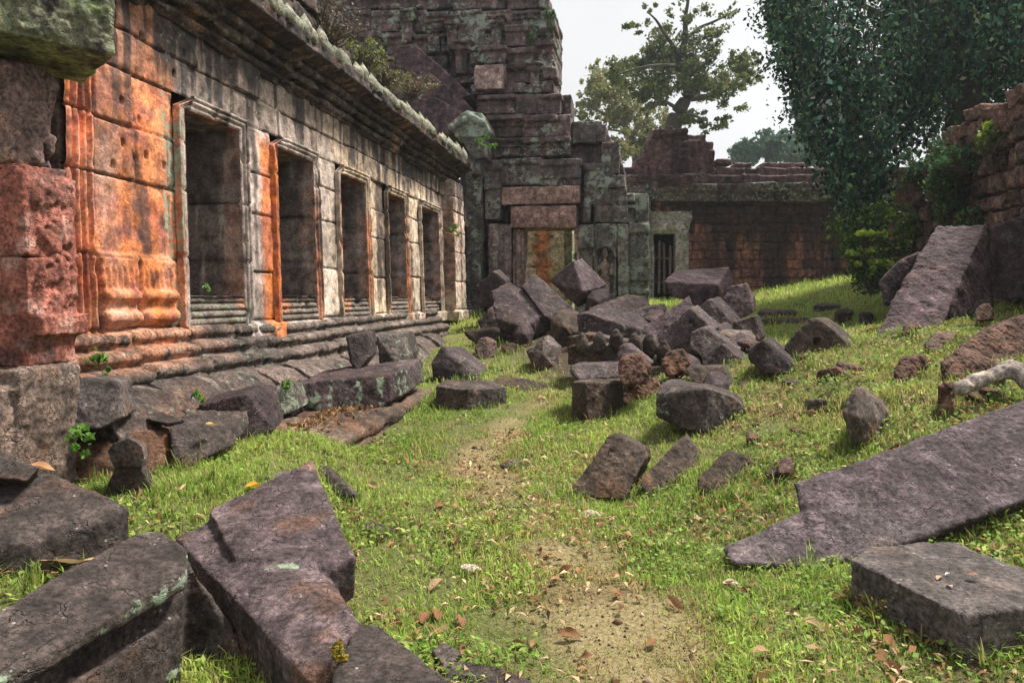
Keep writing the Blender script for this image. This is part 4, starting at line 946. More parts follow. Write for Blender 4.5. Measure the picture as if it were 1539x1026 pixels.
stone('fallen_block', 'biggest terrace block, flat topped with long pale lichen streaks down its front', 7.15, [(442, 576, -.05), (486, 570, .05), (582, 562, .45), (612, 551, .8), (613, 588, .8), (588, 600, .45), (553, 629, .3), (495, 647, 0), (482, 618, -.05), (445, 603, -.05)], (42, -20, .75), PURPLE, .14, .15, .35, streak=.55, vox=.014)
stone('fallen_block', 'small flat purple stone stuck on end near the plinth end', 8.3, [(520, 505, 0), (552, 500, .2), (556, 535, .2), (535, 560, 0), (524, 545, 0)], (14, -4, .3), GB, .2, .1, .4)
stone('fallen_block', 'lichen grey block at the broken end of the plinth', 9.2, [(565, 505, 0), (606, 500, .3), (618, 530, .3), (608, 560, 0), (570, 552, 0)], (16, -4, .4), GB, .28, .1, .4)
stone('paving_slab', 'flat grey slab sunk in the grass behind the notched slab', 5.2, [(368, 714, -.05), (433, 701, .15), (445, 706, .1), (412, 722, -.1), (380, 728, -.2)], (0, 8, 0), np.array((0.080, 0.070, 0.058)), -.1, .2, .2, group=None, cat='slab')
# carved finial
fx = hl(4.45, [(161, 678, 0), (170, 664, 0), (194, 658, 0), (214, 669, 0), (218, 688, 0), (213, 702, 0), (170, 704, 0)], (8, -2, .22))
fy = hl(4.45, [(172, 702, .02), (212, 700, .02), (222, 722, 0), (241, 757, 0), (239, 774, 0), (157, 762, 0), (158, 738, 0)], (9, -3, .3))
stone('carved_finial', 'weathered bottle shaped carved finial standing in grass before the mossy kerb', 4.45, [(178, 690, .03), (206, 690, .03), (206, 712, .03), (178, 712, .03)], (4, 0, .15), GB, .14, .2, .5, extra=[fx, fy], cat='finial', group=None, erode=.3, amp=.6)
# centre left, beside the path
stone('fallen_block', 'tilted block on the grass above the flat topped one, left of the path', 9.7, [(664, 519, 0), (676, 519, .1), (722, 556, .1), (722, 572, 0), (652, 570, -.1), (648, 545, -.1)], (22, 2, .65), PURPLE, .10, .1, .45)
stone('fallen_block', 'low squared block beside the terrace end, left of the path', 8.3, [(655, 580, .1), (672, 571, .7), (742, 572, .75), (763, 581, .4), (703, 585, 0)], (-1, 35, -.03), GB, .12, .25, .35)
stone('slab', 'flat dark slab with brown growth lying left of the grassy path', 9.5, [(739, 572, .0), (752, 561, .3), (814, 571, .3), (852, 580, .2), (837, 589, 0), (773, 587, -.1)], (0, 9, 0), BB, .0, .4, .6, cat='slab')
stone('laterite_stone', 'round rough laterite lump left of the pale pointed stone', 11.0, [(712, 525, 0), (718, 508, .1), (732, 505, .1), (744, 513, .1), (744, 537, 0), (720, 541, -.1)], (4, -1, .3), lich=-.1, **LT)
stone('laterite_stone', 'smaller brown laterite lump close to the pale pointed stone', 11.3, [(752, 520, 0), (760, 514, .1), (778, 516, .1), (784, 528, 0), (770, 535, -.1), (756, 534, 0)], (3, -1, .3), lich=-.1, **LT)
stone('fallen_block', 'pale pointed stone standing upright at the left foot of the rubble heap', 10.6, [(790, 526, .1), (818, 504, .05), (838, 520, .2), (836, 556, .1), (803, 556, -.1), (815, 530, -.15)], (8, -2, .4), np.array((0.095, 0.075, 0.070)), .02, .2, .3)
stone('fallen_block', 'small dark angular block at the far left of the heap', 14.0, [(717, 483, 0), (738, 460, .1), (752, 478, .1), (748, 493, 0), (723, 496, -.1)], (8, -2, .5), PURPLE, .05)
stone('slab', 'thin mossy slab in the grass at the far left of the heap', 12.8, [(697, 496, 0), (714, 494, .2), (746, 489, .5), (778, 513, .2), (752, 522, -.1), (714, 511, -.1)], (2, 7, .05), BB, .12, .2, .5, cat='slab')
stone('fallen_block', 'block standing behind the big tilted one against the tower pilaster', 15.2, [(713, 431, 0), (742, 407, .1), (760, 422, .1), (760, 462, 0), (722, 462, 0)], (10, -4, .6), PURPLE, .06)
# the heap
stone('fallen_block', 'big block tilted down to the right at the left of the heap', 12.8, [(738, 437, .35), (764, 421, .6), (827, 466, .3), (787, 493, -.15), (744, 478, -.05)], (9, 22, .12), PURPLE, .03, .1, .3)
stone('fallen_block', 'long block leaning down to the right under the topmost one', 13.2, [(783, 428, .3), (802, 408, .6), (868, 466, .3), (852, 498, -.1), (815, 470, -.05)], (4, 28, .2), PURPLE, .06, .05, .35)
stone('fallen_block', 'topmost block of the heap standing on its corner in front of the doorway', 14.3, [(825, 422, .25), (862, 392, .1), (902, 433, .45), (869, 463, .1), (877, 438, -.25)], (14, -6, .6), np.array((0.065, 0.043, 0.048)), .05, .05, .3)
stone('slab', 'light topped flat slab lying across the middle of the heap', 13.3, [(882, 462, 0), (942, 440, .5), (969, 443, .6), (978, 457, .35), (916, 477, -.1)], (1, 11, 0), np.array((0.075, 0.052, 0.050)), .0, .1, .2, cat='slab')
stone('slab', 'second slab tucked under the light topped flat slab', 13.0, [(914, 476, -.1), (975, 458, .3), (999, 454, .6), (1000, 466, .5), (960, 488, 0), (919, 485, -.1)], (3, 6, .15), PURPLE, .05, .15, .3, cat='slab')
stone('fallen_block', 'long lichen faced block below the light topped slab', 11.7, [(866, 472, 0), (881, 469, 0), (961, 494, 0), (961, 517, 0), (868, 517, -.05)], (30, -12, .55), PURPLE, .20, .05, .35, streak=.2)
stone('slab', 'dark slab tilted up to the right in the middle of the heap', 11.6, [(961, 492, 0), (1036, 444, .35), (1041, 456, .3), (1039, 465, .2), (986, 506, -.2), (963, 515, -.15)], (6, 14, .35), np.array((0.062, 0.040, 0.045)), .0, .05, .3, cat='slab')
stone('fallen_block', 'wide wedge shaped block high on the right of the heap before the gate', 13.4, [(998, 424, 0), (1013, 408, .55), (1094, 403, .7), (1100, 428, .6), (1086, 457, .1), (1076, 455, -.1), (1049, 461, -.1), (1010, 444, -.05), (1079, 427, -.2)], (6, -3, .5), np.array((0.060, 0.037, 0.044)), .04, .05, .35)
stone('boulder', 'rounded purple boulder at the right end of the wedge block', 12.8, [(1087, 452, 0), (1096, 430, .1), (1120, 426, .1), (1132, 450, .1), (1132, 470, 0), (1108, 481, -.1), (1090, 473, -.1)], (5, -2, .45), np.array((0.075, 0.050, 0.055)), -.05, .05, .2, cat='boulder', erode=1.0)
stone('fallen_block', 'triangular ended block below the wedge block, leaning right', 11.5, [(1042, 470, .1), (1067, 449, 0), (1111, 496, .1), (1073, 500, -.1), (1050, 484, -.05)], (16, -4, .5), PURPLE, .0, .05, .4)
stone('fallen_block', 'big triangular block with a drilled hole in the middle of the heap', 10.5, [(1035, 462, 0), (1071, 495, .1), (1046, 530, 0), (998, 530, -.1), (986, 508, 0)], (14, -3, .5), np.array((0.058, 0.036, 0.040)), .0, .05, .35, holes=[(1040, 484, 0, .035), (1046, 489, 0, .03)])
stone('slab', 'pale flat slab at the right of the heap', 10.7, [(1079, 498, 0), (1088, 494, .3), (1130, 496, .35), (1138, 508, .1), (1114, 513, -.05)], (0, 9, 0), np.array((0.095, 0.075, 0.065)), -.05, .15, .2, cat='slab')
stone('fallen_block', 'dark block standing behind the pale flat slab', 11.3, [(1101, 484, 0), (1134, 474, .1), (1146, 506, .1), (1140, 514, 0), (1106, 512, 0)], (8, -2, .4), PURPLE, -.05)
stone('fallen_block', 'layered speckled block leaning on the right front of the heap', 9.7, [(1038, 499, .05), (1058, 492, 0), (1111, 526, .15), (1056, 536, -.2), (1036, 524, -.1)], (10, -3, .5), np.array((0.070, 0.052, 0.050)), .02, .1, .35)
stone('fallen_block', 'wedge block lying under the layered speckled block', 9.2, [(1053, 534, 0), (1084, 515, 0), (1136, 552, .1), (1096, 558, -.1), (1056, 552, -.1)], (14, -3, .5), PURPLE, .02)
stone('fallen_block', 'dark wedge block touching the left side of the pyramid shaped stone', 8.9, [(1123, 525, .1), (1146, 508, 0), (1176, 532, .05), (1203, 549, .1), (1197, 560, 0), (1149, 560, -.1), (1127, 542, 0)], (14, -4, .45), PURPLE, .0)
stone('fallen_block', 'large pyramid shaped stone with a square hole on the grass right of the heap', 8.75, [(1177, 518, 0), (1216, 478, .05), (1228, 477, .05), (1290, 526, .2), (1240, 542, 0), (1207, 550, -.1), (1184, 532, -.05)], (22, -4, .6), BB, -.06, .25, .45, holes=[(1228, 513, 0, .045)])
cres = [ball(P(u, v, 9.75 + dy), (.10, .09, .15)) for u, v, dy in ((875, 518, 0), (901, 516, .05), (926, 513, .1), (954, 520, .1), (977, 520, .15), (998, 530, .1))] + [ball(P(u, v - 12, 9.75 + dy), (.055, .055, .07)) for u, v, dy in ((875, 518, 0), (901, 516, .05), (926, 513, .1), (954, 520, .1), (977, 520, .15), (998, 530, .1))]
stone('carved_crest', 'carved roof crest with a row of small rounded knobs at the front of the heap', 9.8, [(852, 520, 0), (880, 516, 0), (950, 524, .1), (998, 538, .15), (995, 550, .1), (925, 548, 0), (852, 548, 0)], (16, -4, .35), BB, .08, .2, .45, extra=cres + [hl(10.0, [(852, 506, 0), (878, 500, 0), (940, 512, .2), (940, 530, .2), (852, 530, 0)], (14, -2, .4))], cat='carving', group=None, amp=.9)
stone('fallen_block', 'small pyramid shaped block before the carved crest', 9.0, [(925, 540, 0), (931, 520, .1), (939, 516, .1), (977, 546, .1), (942, 562, -.1), (928, 560, 0)], (9, -2, .4), PURPLE, -.05)
stone('slab', 'flat slab stacked on the upright block at the edge of the path', 8.2, [(857, 550, 0), (872, 546, .3), (930, 545, .4), (932, 567, .3), (872, 572, -.1), (857, 563, -.05)], (6, -2, .25), PURPLE, .08, .1, .4, cat='slab')
stone('fallen_block', 'upright square block under the flat slab at the edge of the path', 8.1, [(860, 573, 0), (878, 572, -.05), (933, 573, .3), (933, 620, .3), (886, 640, -.05), (859, 636, 0)], (12, -5, .5), BB, .10, .3, .4, streak=.25)
for u, v, r_, Y, lab in ((951, 556, 24, 8.0, 'top laterite lump of the clump right of the upright block'), (946, 592, 26, 7.8, 'lower laterite lump touching the upright block'), (974, 588, 20, 7.6, 'laterite lump against the left end of the long speckled block'), (1016, 545, 20, 8.9, 'rough laterite stone behind the long speckled block')):
    stone('laterite_stone', lab, Y, [(u - r_, v, 0), (u - .6 * r_, v - .9 * r_, .1), (u + .5 * r_, v - r_, .1), (u + r_, v - .2 * r_, .1), (u + .8 * r_, v + .9 * r_, 0), (u - .7 * r_, v + r_, -.1)], (4, -2, .3), lich=-.05, amp=2.0, **LT)
stone('fallen_block', 'long speckled block propped on the mound slope in the middle of the photo', 6.75, [(985, 590, 0), (994, 571, .15), (1064, 582, 0), (1099, 594, .15), (1130, 622, .3), (1114, 638, .2), (1067, 651, -.05), (1061, 648, -.1), (1023, 641, -.05), (986, 624, 0)], (16, -6, .5), GB, .10, .25, .4, streak=.3)
stone('fallen_block', 'rounded block just behind the long speckled block', 7.7, [(1030, 553, 0), (1044, 549, .1), (1087, 548, .15), (1103, 570, .15), (1096, 585, .05), (1075, 590, -.1), (1045, 580, -.1)], (6, -3, .45), BB, -.02, .2, .4)
stone('fallen_block', 'tilted dark block standing in the grass at the foot of the mound', 5.6, [(850, 744, 0), (859, 732, .05), (912, 652, .3), (925, 649, .32), (965, 671, .35), (969, 686, .3), (938, 748, 0)], (16, -6, .35), BB, -.12, .3, .5, amp=1.2)
stone('fallen_block', 'long brown block sunk into the slope between two dark tilted blocks', 5.75, [(960, 722, 0), (989, 689, .25), (1032, 649, .6), (1053, 677, .6), (1048, 702, .4), (1024, 736, .1), (973, 742, -.05)], (10, 6, .25), BB, -.1, .5, .4, amp=1.3)
stone('fallen_block', 'dark block with a pale patch half buried right of the long brown block', 5.4, [(1046, 718, 0), (1090, 674, .3), (1120, 680, .35), (1148, 699, .35), (1108, 742, .05), (1053, 754, -.05)], (12, -2, .35), BB, -.02, .3, .5, amp=1.3)
stone('slab', 'flat dark stone lying in the grass beside the path bend', 6.3, [(750, 694, 0), (787, 676, .4), (827, 679, .45), (812, 698, .1), (771, 704, -.05)], (0, 8, 0), GB, -.1, .2, .4, cat='slab')
# stones filling the heap
for u0, u1, v0, v1, Y, lab in ((830, 868, 470, 512, 12.6, 'shadowed block under the long leaning block at the heap left'), (848, 884, 488, 510, 12.2, 'small dark block before the long lichen faced block'), (1000, 1040, 480, 512, 11.8, 'dark block in the gap behind the big triangular block'), (1060, 1100, 486, 512, 11.2, 'broken block between triangular block and pale flat slab'), (905, 940, 466, 486, 13.6, 'dark block below the left end of the light topped slab'),
    (1145, 1180, 520, 545, 9.4, 'small dark block behind the wedge near the pyramid stone'), (1010, 1050, 532, 560, 9.4, 'dark angular stone right of the carved crest'), (940, 990, 500, 520, 11.0, 'narrow dark block behind the carved crest'), (775, 800, 486, 515, 12.4, 'dark chunk below the big tilted block of the heap'), (1078, 1112, 510, 535, 10.2, 'flat chunk under the pale flat slab'),
    (1104, 1140, 500, 528, 10.4, 'squat block right of the layered speckled block'), (750, 778, 440, 470, 14.6, 'dark block filling the gap behind the big tilted block'), (878, 915, 440, 466, 14.2, 'block at the foot of the niche pilaster behind the light topped slab'), (1060, 1095, 560, 592, 8.2, 'small rounded stone on the slope behind the long speckled block'), (972, 1000, 470, 496, 12.4, 'dark chip between the tilted slab and the lichen faced block')):
    q = random.Random(u0 * 7 + v0); c = .5 * (u0 + u1); jx = lambda a: a + q.uniform(-.16, .16) * (u1 - u0); jy = lambda a: a + q.uniform(-.16, .16) * (v1 - v0)
    stone('fallen_block', lab, Y, [(jx(u0), jy(.6 * v0 + .4 * v1), .1), (jx(.7 * u0 + .3 * u1), jy(v0), .25), (jx(.2 * u0 + .8 * u1), jy(v0), .3), (jx(u1), jy(.6 * v0 + .4 * v1), .15), (jx(u1), v1 + 6, 0), (jx(u0), v1 + 6, 0), (c, .5 * (v0 + v1), -.12)], (q.uniform(-8, 14), -4, .5), PURPLE if q.random() < .6 else BB, q.uniform(-.08, .12), .15, .45)
# the mound, right
for u, v, r_, Y, lab in ((1460, 612, 14, 6.1, 'small laterite lump below the pale root'), (1478, 470, 13, 8.6, 'laterite lump in grass under the big block at the right edge'), (1370, 500, 15, 9.0, 'brown laterite lump at the lower edge of the huge leaning slab'), (1262, 552, 12, 7.6, 'brown lump in grass right of the pyramid shaped stone'), (1420, 590, 14, 6.4, 'brown laterite lump left of the pale root'), (1180, 700, 12, 5.4, 'small brown lump in grass above the broken tip of the long slab'), (1170, 745, 15, 5.1, 'half buried brown stone just left of the long slab notch')):
    stone('laterite_stone', lab, Y, [(u - r_, v, 0), (u - .6 * r_, v - .9 * r_, .1), (u + .5 * r_, v - r_, .1), (u + r_, v - .2 * r_, .1), (u + .8 * r_, v + .9 * r_, 0), (u - .7 * r_, v + r_, -.1)], (4, -2, .25), lich=-.05, amp=1.8, **LT)
stone('fallen_block', 'small upright broken block half way up the right mound', 5.8, [(1266, 621, 0), (1272, 600, .1), (1286, 577, .1), (1322, 601, .3), (1341, 628, .35), (1304, 668, 0), (1281, 666, -.05), (1290, 625, -.12)], (10, -3, .3), BB, .0, .5, .4)
stone('laterite_stone', 'dark rounded laterite block on the mound left of the pale root', 7.1, [(1341, 556, 0), (1352, 535, .1), (1386, 532, .2), (1391, 552, .2), (1368, 578, 0), (1346, 572, -.05)], (8, -3, .3), lich=-.1, amp=1.6, **LT)
stone('laterite_stone', 'low laterite lump in the grass under the huge leaning slab', 8.1, [(1389, 520, 0), (1409, 499, .15), (1435, 502, .15), (1441, 516, .1), (1412, 530, -.1)], (6, -3, .35), lich=-.1, amp=1.6, **LT)
stone('leaning_slab', 'huge rough slab leaning to the left on top of the mound', 9.6, [(1314, 512, -.1), (1342, 449, .35), (1379, 386, .8), (1409, 338, 1.2), (1480, 337, 1.15), (1432, 452, .1), (1414, 490, -.25), (1340, 512, -.25)], (6, 8, .45), np.array((0.062, 0.039, 0.044)), -.02, .1, .35, more=[([(1432, 452, .1), (1480, 337, 1.15), (1487, 342, 1.3), (1489, 446, .9), (1425, 490, 0)], (4, 4, .3))], amp=1.6, lo=.3, cat='slab')
stone('standing_block', 'big rough block cut by the right edge beside the huge leaning slab', 9.9, [(1490, 338, 0), (1560, 318, 0), (1660, 322, 0), (1660, 455, 0), (1489, 447, 0)], (20, -4, .9), np.array((0.062, 0.040, 0.044)), -.02, .1, .35, amp=1.6, lo=.3, more=[([(1505, 338, .2), (1550, 318, .2), (1640, 310, .3), (1640, 345, .3)], (10, 0, .6))])
stone('boulder', 'lichen spotted boulder behind the huge leaning slab', 10.4, [(1318, 425, 0), (1350, 392, .1), (1379, 380, .2), (1400, 390, .3), (1390, 450, .2), (1330, 460, -.1)], (10, -4, .6), PURPLE, .08, .1, .4, cat='boulder', erode=1.0)
stone('boulder', 'rounded dark boulder in the grass before the huge leaning slab', 9.1, [(1414, 468, 0), (1429, 453, .1), (1487, 447, .2), (1490, 460, .2), (1442, 486, -.1), (1416, 490, -.1)], (8, -2, .4), GB, -.1, .1, .4, cat='boulder', erode=1.0)
stone('laterite_stone', 'largest rough laterite block on the mound at the right edge', 6.9, [(1443, 520, 0), (1480, 495, .2), (1539, 470, .5), (1620, 470, .6), (1620, 540, .4), (1539, 545, 0), (1500, 550, -.1), (1452, 537, -.1)], (10, -8, .6), lich=-.05, amp=2.0, **LT)
stone('laterite_stone', 'laterite rubble lump below the largest laterite block', 6.3, [(1414, 545, 0), (1440, 525, .2), (1500, 545, .2), (1500, 575, .1), (1440, 585, -.05), (1420, 575, -.05)], (8, -5, .4), lich=-.1, amp=2.2, **LT)
stone('laterite_stone', 'thin brown laterite piece standing at the left end of the pale roots', 5.75, [(1404, 630, 0), (1412, 575, .1), (1428, 572, .1), (1432, 632, 0), (1412, 640, 0)], (6, -2, .2), lich=-.1, amp=1.6, **LT)
# long slab and near block on the right
stone('leaning_slab', 'very long smooth purple slab with a broken tip lying on the right slope', 4.2, [(1195, 726, .55), (1260, 702, .58), (1341, 680, .6), (1377, 667, .6), (1418, 653, .62), (1472, 628, .66), (1539, 606, .7), (1660, 570, .8), (1660, 705, .25), (1539, 752, .12), (1430, 792, .06), (1310, 840, .02), (1222, 856, 0), (1216, 757, .35)], (7, 16, .13), np.array((0.068, 0.050, 0.056)), -.05, .05, .2,
      more=[([(1084, 822, .18), (1143, 798, .28), (1206, 769, .35), (1240, 770, .36), (1240, 854, .0), (1222, 858, 0), (1100, 845, .02)], (6, 10, .10)), ([(1192, 728, .56), (1341, 676, .62), (1472, 624, .68), (1560, 594, .73), (1565, 612, .70), (1472, 640, .62), (1341, 692, .57), (1200, 742, .5)], (7, 10, .14))], amp=.9, erode=.5, cat='slab', group=None, lo=.25)
stone('fallen_block', 'thick rectangular block at the lower right corner with pale leaves on its top', 3.4, [(1277, 839, .35), (1309, 823, .52), (1413, 813, .62), (1436, 816, .6), (1545, 857, .2), (1600, 880, .05), (1600, 905, -.1), (1539, 910, -.12), (1450, 925, -.22)], (3, 64, -.02), np.array((0.065, 0.054, 0.051)), -.08, .15, .25, amp=.8, erode=.6)
# far lawn
for u0, u1, v0, v1, Y, lab in ((1138, 1196, 464, 477, 17.5, 'low grey block lying on the far lawn near the wall'), (1190, 1214, 456, 468, 19.5, 'small square stone on the far lawn near the wall'), (1222, 1262, 456, 474, 18.0, 'flat dark stone in the middle of the far lawn'), (1254, 1280, 464, 480, 16.8, 'small cut block at the right of the far lawn'), (1290, 1310, 468, 486, 15.2, 'small dark stone at the edge of the far lawn below the mound')):
    stone('fallen_block', lab, Y, [(u0, v0 + 3, 0), (u0 + 6, v0, .4), (u1 - 5, v0 + 1, .4), (u1, v0 + 4, .1), (u1, v1 + 3, 0), (u0, v1 + 3, -.1)], (4, -1, .5), GB, .08)
stone('kerb', 'low mossy kerb of stones crossing the far lawn', 16.2, [(1130, 480, 0), (1180, 478, .3), (1280, 484, .5), (1285, 497, .5), (1140, 494, -.1)], (4, -2, .4), BB, .15, .2, .4, amp=2, erode=1, cat='kerb', group=None)
# half buried lumps and brown roots on the mound
def mound_bits():
    q = random.Random(77)
    for k in range(22):
        x, y = q.uniform(1.9, 5.4), q.uniform(5.2, 9.0); z = float(ground(x, y)); r_ = q.uniform(.06, .16)
        hs_ = [hull([(x + r_ * math.cos(a + q.uniform(-.3, .3)) * q.uniform(.7, 1.2), y + r_ * math.sin(a) * q.uniform(.7, 1.2), z + h) for a in (0, 1, 2, 3, 4, 5) for h in (-.05, r_ * q.uniform(.2, .9))])]
        solid('laterite_lump', hs_, M_LAT, .014, stone_col(LATER if k % 3 else BROWNST, -.05, .3, .5, k), 1.5, .8, props_=dict(label='small brown laterite lump half buried in the grass of the right mound', cat='laterite stone', group='small lumps half buried in the right mound'), lo=.2)
    for k, pts in enumerate((((1395, 640), (1360, 668), (1330, 672)), ((1200, 600), (1170, 622), (1135, 632)), ((1150, 690), (1185, 672), (1235, 668)))):
        bs = []
        A_ = [P(u, v, hit(u, v) - .02) for u, v in pts]
        for a, b in zip(A_[:-1], A_[1:]):
            for t in np.linspace(0, 1, 12): bs.append(ball(a * (1 - t) + b * t + np.array((0, 0, .012 * math.sin(7 * t + k))), .016 + .004 * math.sin(5 * t)))
        solid('dead_branch', bs, M_BARK, .010, lambda V, N_: (np.broadcast_to(np.array((.16, .10, .06)), V.shape), -.5 + 0 * V[:, 0]), .5, .2, props_=dict(label=('thin dead branch on the mound above the long slab', 'thin dead branch in the brown litter right of the long speckled block', 'thin dead branch in the grass beside the half buried blocks')[k], cat='branch'))
mound_bits()
# pale root over the rubble
def root():
    pts = [(1446, 584, 5.9), (1470, 572, 5.95), (1500, 561, 6.0), (1520, 553, 6.05), (1545, 556, 6.0), (1580, 545, 6.1)]
    pts2 = [(1520, 556, 6.0), (1545, 572, 5.9), (1590, 585, 5.9)]
    bs = []
    for pp in (pts, pts2):
        for (a, b) in zip(pp[:-1], pp[1:]):
            A, B = P(*a), P(*b)
            for t in np.linspace(0, 1, 7): bs.append(ball(A * (1 - t) + B * t, .062 + .012 * math.sin(9 * t + a[0])))
    solid('tree_root', bs, M_STONE, .014, stone_col((.30, .25, .22), -.1, .2, .4, 2), 1.1, .4, props_=dict(label='thick pale tree root snaking over the laterite rubble at the right edge', cat='root'), lo=.15)
root()
run_jobs()

# ------------------------------------------------------------------ vegetation
def unit(v): return v / (np.linalg.norm(v, axis=-1, keepdims=True) + 1e-9)
def leaf_mesh(name, c, size, col, mat, parent=None, droop=.3, aspect=.5, q=None, base=None, kind=None, label=None, cat=None):
    q = q or np.random.default_rng(len(c)); n = len(c); size = np.broadcast_to(size, (n,))[:, None]
    a = unit(q.normal(0, 1, (n, 3)) + np.array((0, 0, -droop * 2))); b = unit(np.cross(a, q.normal(0, 1, (n, 3))))
    h = unit(np.cross(a, b))
    V = np.stack((c - a * size * .5, c + b * size * aspect * .5 + h * size * .06, c + a * size * .5, c - b * size * aspect * .5 + h * size * .06), 1).reshape(-1, 3)
    Fc = np.arange(4 * n).reshape(n, 4)
    o = mesh_obj(name, V, Fc, mat, parent, np.repeat(col, 4, 0), None, False, base=base)
    return props(o, label, cat, None, kind)
def tube(paths, sides=8, nz=.12, seed=0):
    """paths: list of (points, radii) -> V, faces"""
    Vs = []; Fs = []; n = 0
    for pts, rad in paths:
        pts = np.asarray(pts, float); rad = np.asarray(rad, float)
        # resample with a smooth curve
        L = np.concatenate(([0], np.cumsum(np.linalg.norm(np.diff(pts, axis=0), axis=1)))); m = max(6, int(len(pts) * 4))
        t = np.linspace(0, L[-1], m); pr = np.stack([np.interp(t, L, pts[:, k]) for k in range(3)], 1); rr = np.interp(t, L, rad)
        for _ in range(2): pr[1:-1] = .25 * pr[:-2] + .5 * pr[1:-1] + .25 * pr[2:]
        d = unit(np.gradient(pr, axis=0)); up = np.where(np.abs(d[:, 2:3]) > .9, np.array((1., 0, 0)), np.array((0, 0, 1.)))
        x = unit(np.cross(d, up)); y = np.cross(d, x); a = np.linspace(0, 2 * math.pi, sides, endpoint=False)
        ring = pr[:, None] + rr[:, None, None] * (np.cos(a)[None, :, None] * x[:, None] + np.sin(a)[None, :, None] * y[:, None])
        ring = ring + (rr[:, None] * nz * vnoise(ring / (rr.max() * 1.5 + .01) + seed))[..., None] * unit(ring - pr[:, None])
        i, j = np.meshgrid(np.arange(m - 1), np.arange(sides), indexing='ij'); j2 = (j + 1) % sides
        Fs.append(np.stack((i * sides + j, i * sides + j2, (i + 1) * sides + j2, (i + 1) * sides + j), -1).reshape(-1, 4) + n)
        Vs.append(ring.reshape(-1, 3)); n += m * sides
    return np.concatenate(Vs), np.concatenate(Fs)
def cloud(q, centre, r, n_sub, n_leaf, sub=.38):
    """leaf positions gathered in uneven sub-clumps within an ellipsoid"""
    r = np.broadcast_to(np.asarray(r, float), (3,))
    s = unit(q.normal(0, 1, (n_sub, 3))) * (q.uniform(0, 1, (n_sub, 1)) ** .4) * r + centre
    w_ = q.uniform(.3, 1.2, n_sub); k = q.choice(n_sub, n_leaf, p=w_ / w_.sum())
    p = s[k] + q.normal(0, 1, (n_leaf, 3)) * r * sub * .55 * w_[k][:, None]
    return p, k
def leafcol(q, n, base, var=.35, alt=None, pa=.2, k=None):
    c = np.array(base) * (1 + var * q.normal(0, 1, (n, 1)) * .6)
    if k is not None: c = c * (1 + .25 * np.sin(k * 12.9898)[:, None])
    if alt is not None: m = q.random(n) < pa; c[m] = np.array(alt) * (1 + .3 * q.normal(0, 1, (m.sum(), 1)))
    return np.clip(c, .004, 1)
def bark_obj(name, paths, parent, base=(.09, .065, .055), sides=9, seed=0):
    V, Fc = tube(paths, sides, seed=seed); n = fbm(V / .5, 3)
    return mesh_obj(name, V, Fc, M_BARK, parent, np.array(base) * (1 + .35 * n[:, None]))

# tall tree behind the enclosure wall
def tall_tree():
    q = np.random.default_rng(21); Y = 44.0
    t = thing('tall_tree', 'tall open crowned tree with a curved trunk behind the ruined gable', 'tree', (*P(1010, 200, Y)[:2], 1.5))
    X = lambda u, v, dy=0: P(u, v, Y + dy)
    tr = [(1006, 300), (1010, 215), (1014, 182), (1022, 163), (1032, 150), (1036, 135), (1031, 115), (1022, 100), (1024, 80), (1031, 55), (1029, 30), (1035, 0), (1033, -30)]
    rd = [.55, .50, .47, .42, .36, .33, .30, .28, .24, .18, .13, .09, .04]
    bark_obj('trunk', [([X(*a) for a in tr], rd)], t, (.06, .05, .045))
    br = [([X(1034, 148), X(1052, 147, 1), X(1075, 143, 2), X(1098, 132, 2), X(1118, 112, 2), X(1128, 95, 2)], [.22, .2, .17, .13, .08, .04]),
          ([X(1024, 92), X(1012, 70, -1), X(998, 50, -2), X(985, 28, -2), X(972, 18, -2)], [.17, .13, .1, .07, .03]),
          ([X(1030, 60), X(1050, 42, 1), X(1075, 32, 1), X(1095, 22, 1), X(1108, 13, 1)], [.13, .1, .08, .05, .03]),
          ([X(1020, 165), X(1000, 152, 2), X(975, 146, 3), X(945, 132, 3)], [.14, .10, .06, .03]),
          ([X(1030, 120), X(1048, 105, -2), X(1066, 92, -3)], [.15, .1, .05]), ([X(1024, 100), X(1000, 98, -2), X(968, 100, -3), X(930, 112, -3)], [.16, .12, .08, .04]),
          ([X(1018, 175), X(1040, 172, -2), X(1062, 182, -3)], [.15, .1, .05])]
    bark_obj('limb', br, t, (.06, .05, .045), 7)
    pc = []
    for (u, v, ru, rv, n) in ((1000, 78, 40, 30, 2600), (965, 98, 38, 24, 2000), (1048, 82, 34, 30, 1800), (1015, 118, 46, 24, 2600), (975, 135, 34, 20, 1500), (1112, 100, 30, 26, 2100), (1092, 130, 34, 18, 1500), (1060, 130, 30, 20, 1300), (930, 112, 26, 20, 1000), (1045, 178, 24, 14, 700), (1070, 192, 22, 12, 500),
                             (985, 150, 30, 16, 900), (1075, 35, 30, 9, 330), (1052, 28, 22, 12, 320), (975, 22, 18, 10, 170), (955, 45, 24, 10, 220), (1075, 55, 20, 12, 330), (1100, 14, 10, 6, 70), (1000, 40, 26, 14, 350), (1090, 165, 28, 14, 350), (1130, 120, 14, 16, 250), (1020, 12, 20, 10, 90)):
        p, k = cloud(q, X(u, v, q.uniform(-1.5, 1.5)), (ru / F * Y, 1.6, rv / F * Y), max(5, n // 55), n, .28); pc.append(p)
    p = np.concatenate(pc); n = len(p)
    leaf_mesh('crown', p, q.uniform(.14, .30, n), leafcol(q, n, (.075, .105, .03), .5, (.17, .17, .05), .3), M_LEAF, t, .2, .55, q)
tall_tree()
